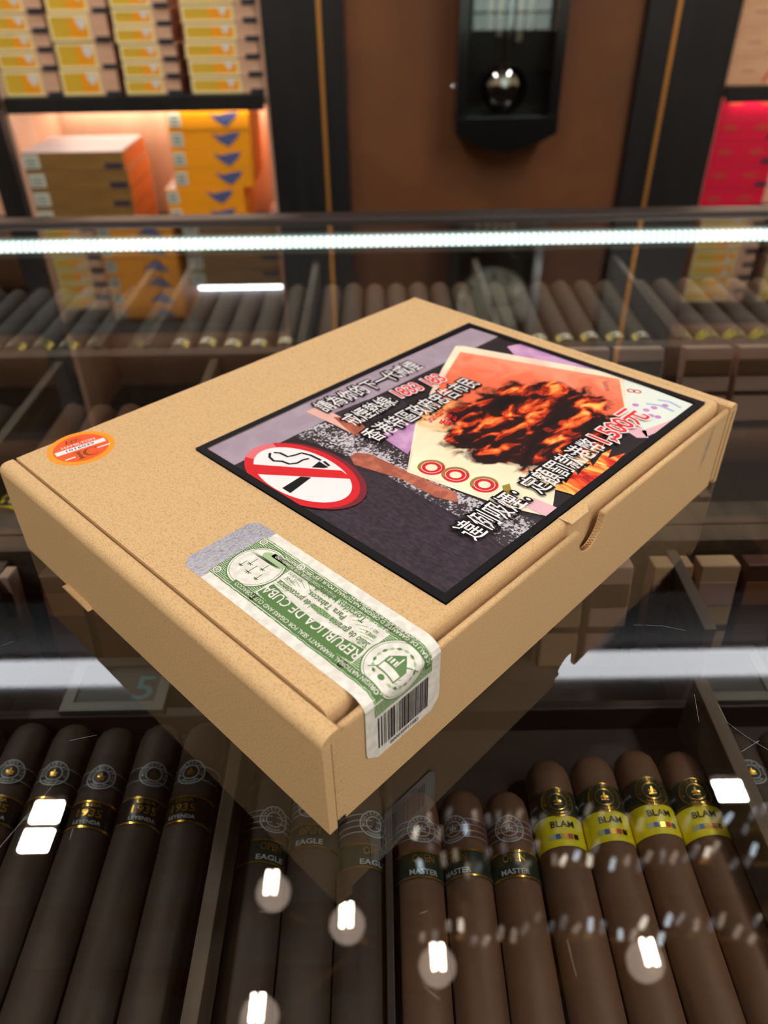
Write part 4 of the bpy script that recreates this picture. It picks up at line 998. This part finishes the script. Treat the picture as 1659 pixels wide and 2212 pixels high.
# white centre field with rays, ovals
CS = (S0 + S1) / 2; CXm = (XA + XB) / 2
def oval(s, x, rs, rx_, h, mi, n=48):
    nr = 12; vs = [SP(s + rs * q / nr * math.cos(2 * math.pi * k / n), x + rx_ * q / nr * math.sin(2 * math.pi * k / n), h) for q in range(nr + 1) for k in range(n)]
    pr_.add(vs, [(q * n + k, q * n + (k + 1) % n, (q + 1) * n + (k + 1) % n, (q + 1) * n + k) for q in range(nr) for k in range(n)], mi)
def ovring(s, x, rs, rx_, wd, h, mi, n=48):
    vs = []
    for k in range(n):
        a = 2 * math.pi * k / n
        for w_ in (0, wd): vs.append(SP(s + (rs - w_) * math.cos(a), x + (rx_ - w_) * math.sin(a), h))
    pr_.add(vs, [(2 * k, 2 * k + 1, (2 * k + 3) % (2 * n), (2 * k + 2) % (2 * n)) for k in range(n)], mi)
pr_.grid(0.0335, 0.0815, XA + 0.0045, XB - 0.0045, SP, 2, 10, 2, 1)
for k in range(40):
    a = 2 * math.pi * k / 40
    d = Vector((math.cos(a), math.sin(a))); p0 = Vector((0.0575, CXm)) + Vector((d.x * 0.018, d.y * 0.006)); p1 = Vector((0.0575, CXm)) + Vector((d.x * 0.0235, d.y * 0.0085))
    if 0.034 < p1.x < 0.081: pr_.line([p0, p1], 0.0003, SP, 3, 3)
for s in (0.0232, 0.0918):
    oval(s, CXm, 0.0108, 0.0112, 3, 2); oval(s, CXm, 0.0103, 0.0107, 4, 1); ovring(s, CXm, 0.0097, 0.0101, 0.0002, 5, 2)
# border lines and scrolls
for x in (XA + 0.0007, XB - 0.0007): pr_.line([(S0, x), (S1 - 0.012, x)], 0.0003, SP, 3, 1)
for k in range(26):
    for x, sg in ((XA + 0.0042, 1), (XB - 0.0042, -1)):
        s = 0.034 + k * 0.00185
        pr_.ring((s, x), 0.0004, 0.0008, SP, 3, 3 if k % 2 else 1, 10)
for s in (S0 + 0.0022, 0.0352, 0.0795):
    for x in (XA + 0.0025, XB - 0.0025):
        pr_.ring((s, x), 0.0011, 0.0016, SP, 6, 1, 18); pr_.ring((s, x), 0.0003, 0.0006, SP, 6, 1, 10)
# palms in the first oval
for (ds, dx, q) in ((-0.003, 0.001, 1.0), (0.000, -0.002, 1.2), (0.0028, 0.0018, 0.9), (-0.005, -0.002, 0.8), (0.005, -0.003, 0.8)):
    s, x = 0.0232 + ds, CXm + dx
    pr_.line([(s, x - 0.0015 * q), (s, x + 0.002 * q)], 0.0003, SP, 6, 2)
    for k in range(5):
        a = math.pi * (k / 4); pr_.line([(s, x - 0.0015 * q), (s + 0.0014 * q * math.cos(a), x - 0.0015 * q - 0.0011 * q * math.sin(a))], 0.0003, SP, 6, 2)
for k in range(9): pr_.line([(0.0232 - 0.008 + k * 0.0009, CXm + 0.004 + 0.0004 * (k % 3)), (0.0232 + 0.002 + k * 0.0007, CXm + 0.0042 + 0.0004 * (k % 3))], 0.00025, SP, 6, 3)
oval(0.0252, CXm + 0.0066, 0.006, 0.0026, 6, 3)
# shield and wreath in the second oval
s, x = 0.0918, CXm
pr_.flat([(s - 0.0038, x - 0.0045), (s - 0.0038, x + 0.0015), (s, x + 0.0055), (s + 0.0038, x + 0.0015), (s + 0.0038, x - 0.0045)], SP, 6, 2, 4)
pr_.flat([(s - 0.0033, x - 0.0040), (s - 0.0033, x - 0.0012), (s + 0.0033, x - 0.0012), (s + 0.0033, x - 0.0040)], SP, 8, 1, 4)
for k in range(3): pr_.flat([(s - 0.0030 + k * 0.0012, x - 0.0004), (s - 0.0024 + k * 0.0012, x - 0.0004), (s - 0.0024 + k * 0.0012, x + 0.0018), (s - 0.0030 + k * 0.0012, x + 0.0018)], SP, 8, 1)
pr_.line([(s + 0.0004, x - 0.0004), (s + 0.0004, x + 0.004)], 0.0004, SP, 8, 1)
pr_.disc((s, x - 0.0062), 0.0011, SP, 6, 2, 12); pr_.line([(s - 0.006 + 0.001 * k_, x - 0.006 + 0.001 * k_) for k_ in range(13)], 0.0004, SP, 6, 2)
for k in range(16):
    a = math.radians(-60 + k * 20)
    if abs(math.degrees(a) % 360 - 270) < 25: continue
    c_ = (s + 0.0068 * math.cos(a), x + 0.0068 * math.sin(a)); tq = Vector((-math.sin(a), math.cos(a))); nq = Vector((math.cos(a), math.sin(a)))
    cv_ = Vector(c_); pr_.flat([tuple(cv_ - tq * 0.0012), tuple(cv_ + nq * 0.0006), tuple(cv_ + tq * 0.0012), tuple(cv_ - nq * 0.0006)], SP, 6, 2 if k % 2 else 3)
# ribbon behind the main name
rb = [(0.0345 + i * 0.0022, XA + 0.0072 + 0.0022 * math.sin(math.pi * i / 21) * -1 + 0.001) for i in range(22)]
pr_.line(rb, 0.0066, SP, 4, 2)
for (sa, sb, x_, w_) in ((0.0235, 0.0965, XA + 0.0024, 0.0030), (0.0415, 0.1000, XB - 0.0024, 0.0027), (0.0225, 0.0575, XB - 0.0049, 0.0022)):
    pr_.line([(sa + (sb - sa) * k / 40, x_) for k in range(41)], w_, SP, 6, 2)
pr_.flat([(0.050, CXm + 0.0004), (0.0575, CXm - 0.0012), (0.066, CXm + 0.0004), (0.0575, CXm + 0.0018)], SP, 5, 3)
pr_.build('seal_engraving', [GREEN, PAPER, GREENS, GREENL], seal)
# lettering of the seal: reads towards the hologram, tops towards the box corner
tx = MB()
def st(t, sa, sb, x, size, mi, off=0.0, h=8):
    # text runs from s = sa down to s = sb with its top towards smaller x
    tx.text(fit_text(t, (sa, x), (sb, x), size, off, up=1.0), SP, h, mi)
st('REPUBLICA DE CUBA', 0.0812, 0.0342, XA + 0.0100, 0.0058, 0, 0.01)
st('Sello de garantía nacional de procedencia', 0.0800, 0.0352, CXm + 0.0012, 0.0042, 1, 0.008)
st('Para Tabacos,', 0.0655, 0.0470, CXm + 0.0048, 0.0038, 1, 0.01)
st('Torcidos y picadura', 0.0715, 0.0430, CXm + 0.0086, 0.0042, 1, 0.01)
st('LEY DE', 0.0400, 0.0358, CXm + 0.0040, 0.0018, 1, 0.01); st('JULIO 16 DE 1912', 0.0415, 0.0345, CXm + 0.0064, 0.0018, 1, 0.01)
st('SERIE A', 0.0795, 0.0750, CXm + 0.0046, 0.0018, 1, 0.01); st('NO. 1', 0.0785, 0.0755, CXm + 0.0068, 0.0018, 1, 0.01)
st('ORIGIN NATIONAL WARRANTY SEAL FOR CIGARS AND CUT TOBACCO', 0.0950, 0.0250, XA + 0.0033, 0.0024, 0, 0.008)
st('SCEAU DE GARANTIE D ORIGINE NATIONALE POUR LES', 0.0985, 0.0430, XB - 0.0016, 0.0021, 0, 0.008)
st('CIGARES ET LE SCAFERLATI', 0.0900, 0.0600, XB - 0.0001, 0.0017, 0, 0.008)
st('ORIGINAL GARANTIESIEGEL FUER ZIGARREN UND', 0.0560, 0.0240, XB - 0.0042, 0.0019, 0, 0.008)
st('GESCHN. TABAKBLATTER', 0.0450, 0.0270, XB - 0.0024, 0.0017, 0, 0.008)
tx.build('seal_lettering', [PAPER, GREENS], seal)
# barcode on the front wall
bc = MB(); sb0, sb1 = S1 + 0.0012, SLEN - 0.0042; x = SX0 + 0.0052
random.seed(5)
while x < SX1 - 0.0058:
    wd = random.choice([0.0003, 0.0003, 0.0006, 0.0009]); bc.flat([(sb0, x), (sb1, x), (sb1, x + wd), (sb0, x + wd)], SP, 3, 0); x += wd + random.choice([0.0003, 0.0004, 0.0007])
vs_, fs_ = fit_text('000030917385', (SX0 + 0.0105, 0.0), (SX1 - 0.0105, 0.0), 0.0026, 0.005)
bc.add([SP(SLEN - 0.0014 - b_, a_, 3) for a_, b_ in vs_], fs_, 0)
bc.build('barcode', BARK, seal)

# ------------------------------------------------------------------ round orange sticker
OR1 = mat('fluorescent_orange_rim', srgb(255, 150, 10), 0.45); OR2 = mat('fluorescent_red_orange', srgb(250, 84, 26), 0.45); BRN = mat('brown_gold_foil', srgb(150, 84, 20), 0.35, 0.3)
sc_ = TP(176, 970); rs_ = 0.0147
stk = MB(); stk.lathe([(rs_, LT - 0.0001), (rs_, LT + 0.00012)], 'z', 48, (sc_[0], sc_[1], 0)); stk = stk.build('round_sticker', OR1, bx)
q = MB(); q.disc(sc_, rs_ * 0.80, LB, 1, 0, 48); q.ring(sc_, rs_ * 0.80, rs_ * 0.815, LB, 1, 3, 48)
# axes of its print, measured on the lid
A = Vector(TP(118, 985)); B = Vector(TP(240, 945)); ex = (B - A).normalized(); ey = Vector((-ex.y, ex.x)); cS = Vector(sc_)
def Q(a, b): return tuple(cS + ex * a + ey * b)
q.flat([Q(-0.0112, -0.0012), Q(0.0112, -0.0012), Q(0.0112, 0.0022), Q(-0.0112, 0.0022)], LB, 2, 1)
q.text(fit_text('1016039', Q(-0.0065, -0.0003), Q(0.0062, -0.0003), 0.0026, 0.01), LB, 3, 2)
q.text(fit_text('HAMILTON', Q(-0.0075, 0.0032), Q(0.0078, 0.0032), 0.0026, 0.01), LB, 3, 1)
q.line([Q(-0.0026, -0.0095), Q(-0.0026, -0.0030)], 0.0016, LB, 3, 3); q.line([Q(-0.0044, -0.0094), Q(-0.0008, -0.0094)], 0.0005, LB, 3, 3); q.line([Q(-0.0044, -0.0031), Q(-0.0008, -0.0031)], 0.0005, LB, 3, 3)
for k in range(20):
    t0, t1 = [math.radians(48 + 264 * (k + d_) / 20) for d_ in (0, 1)]; w_ = 0.0005 + 0.0011 * max(0, -math.cos((t0 + t1) / 2))
    q.line([Q(0.0030 + 0.0033 * math.cos(t0), -0.0060 + 0.0033 * math.sin(t0)), Q(0.0030 + 0.0033 * math.cos(t1), -0.0060 + 0.0033 * math.sin(t1))], w_, LB, 3, 3)
q.line([Q(0.0053, -0.0044), Q(0.0053, -0.0028)], 0.0006, LB, 3, 3)
q.line([Q(-0.0092, -0.0066), Q(-0.0048, -0.0066)], 0.0009, LB, 3, 1); q.line([Q(0.0058, -0.0048), Q(0.0116, -0.0048)], 0.0009, LB, 3, 1)
for k in range(3): q.line([Q(-0.0045 + k * 0.0022, 0.0062), Q(-0.0035 + k * 0.0022, 0.0098)], 0.0004, LB, 3, 3); q.line([Q(-0.0045, 0.0066 + k * 0.0013), Q(0.0025, 0.0066 + k * 0.0013)], 0.0003, LB, 3, 3)
q.build('sticker_print', [OR2, WHITEI, BLACKP, BRN], stk)
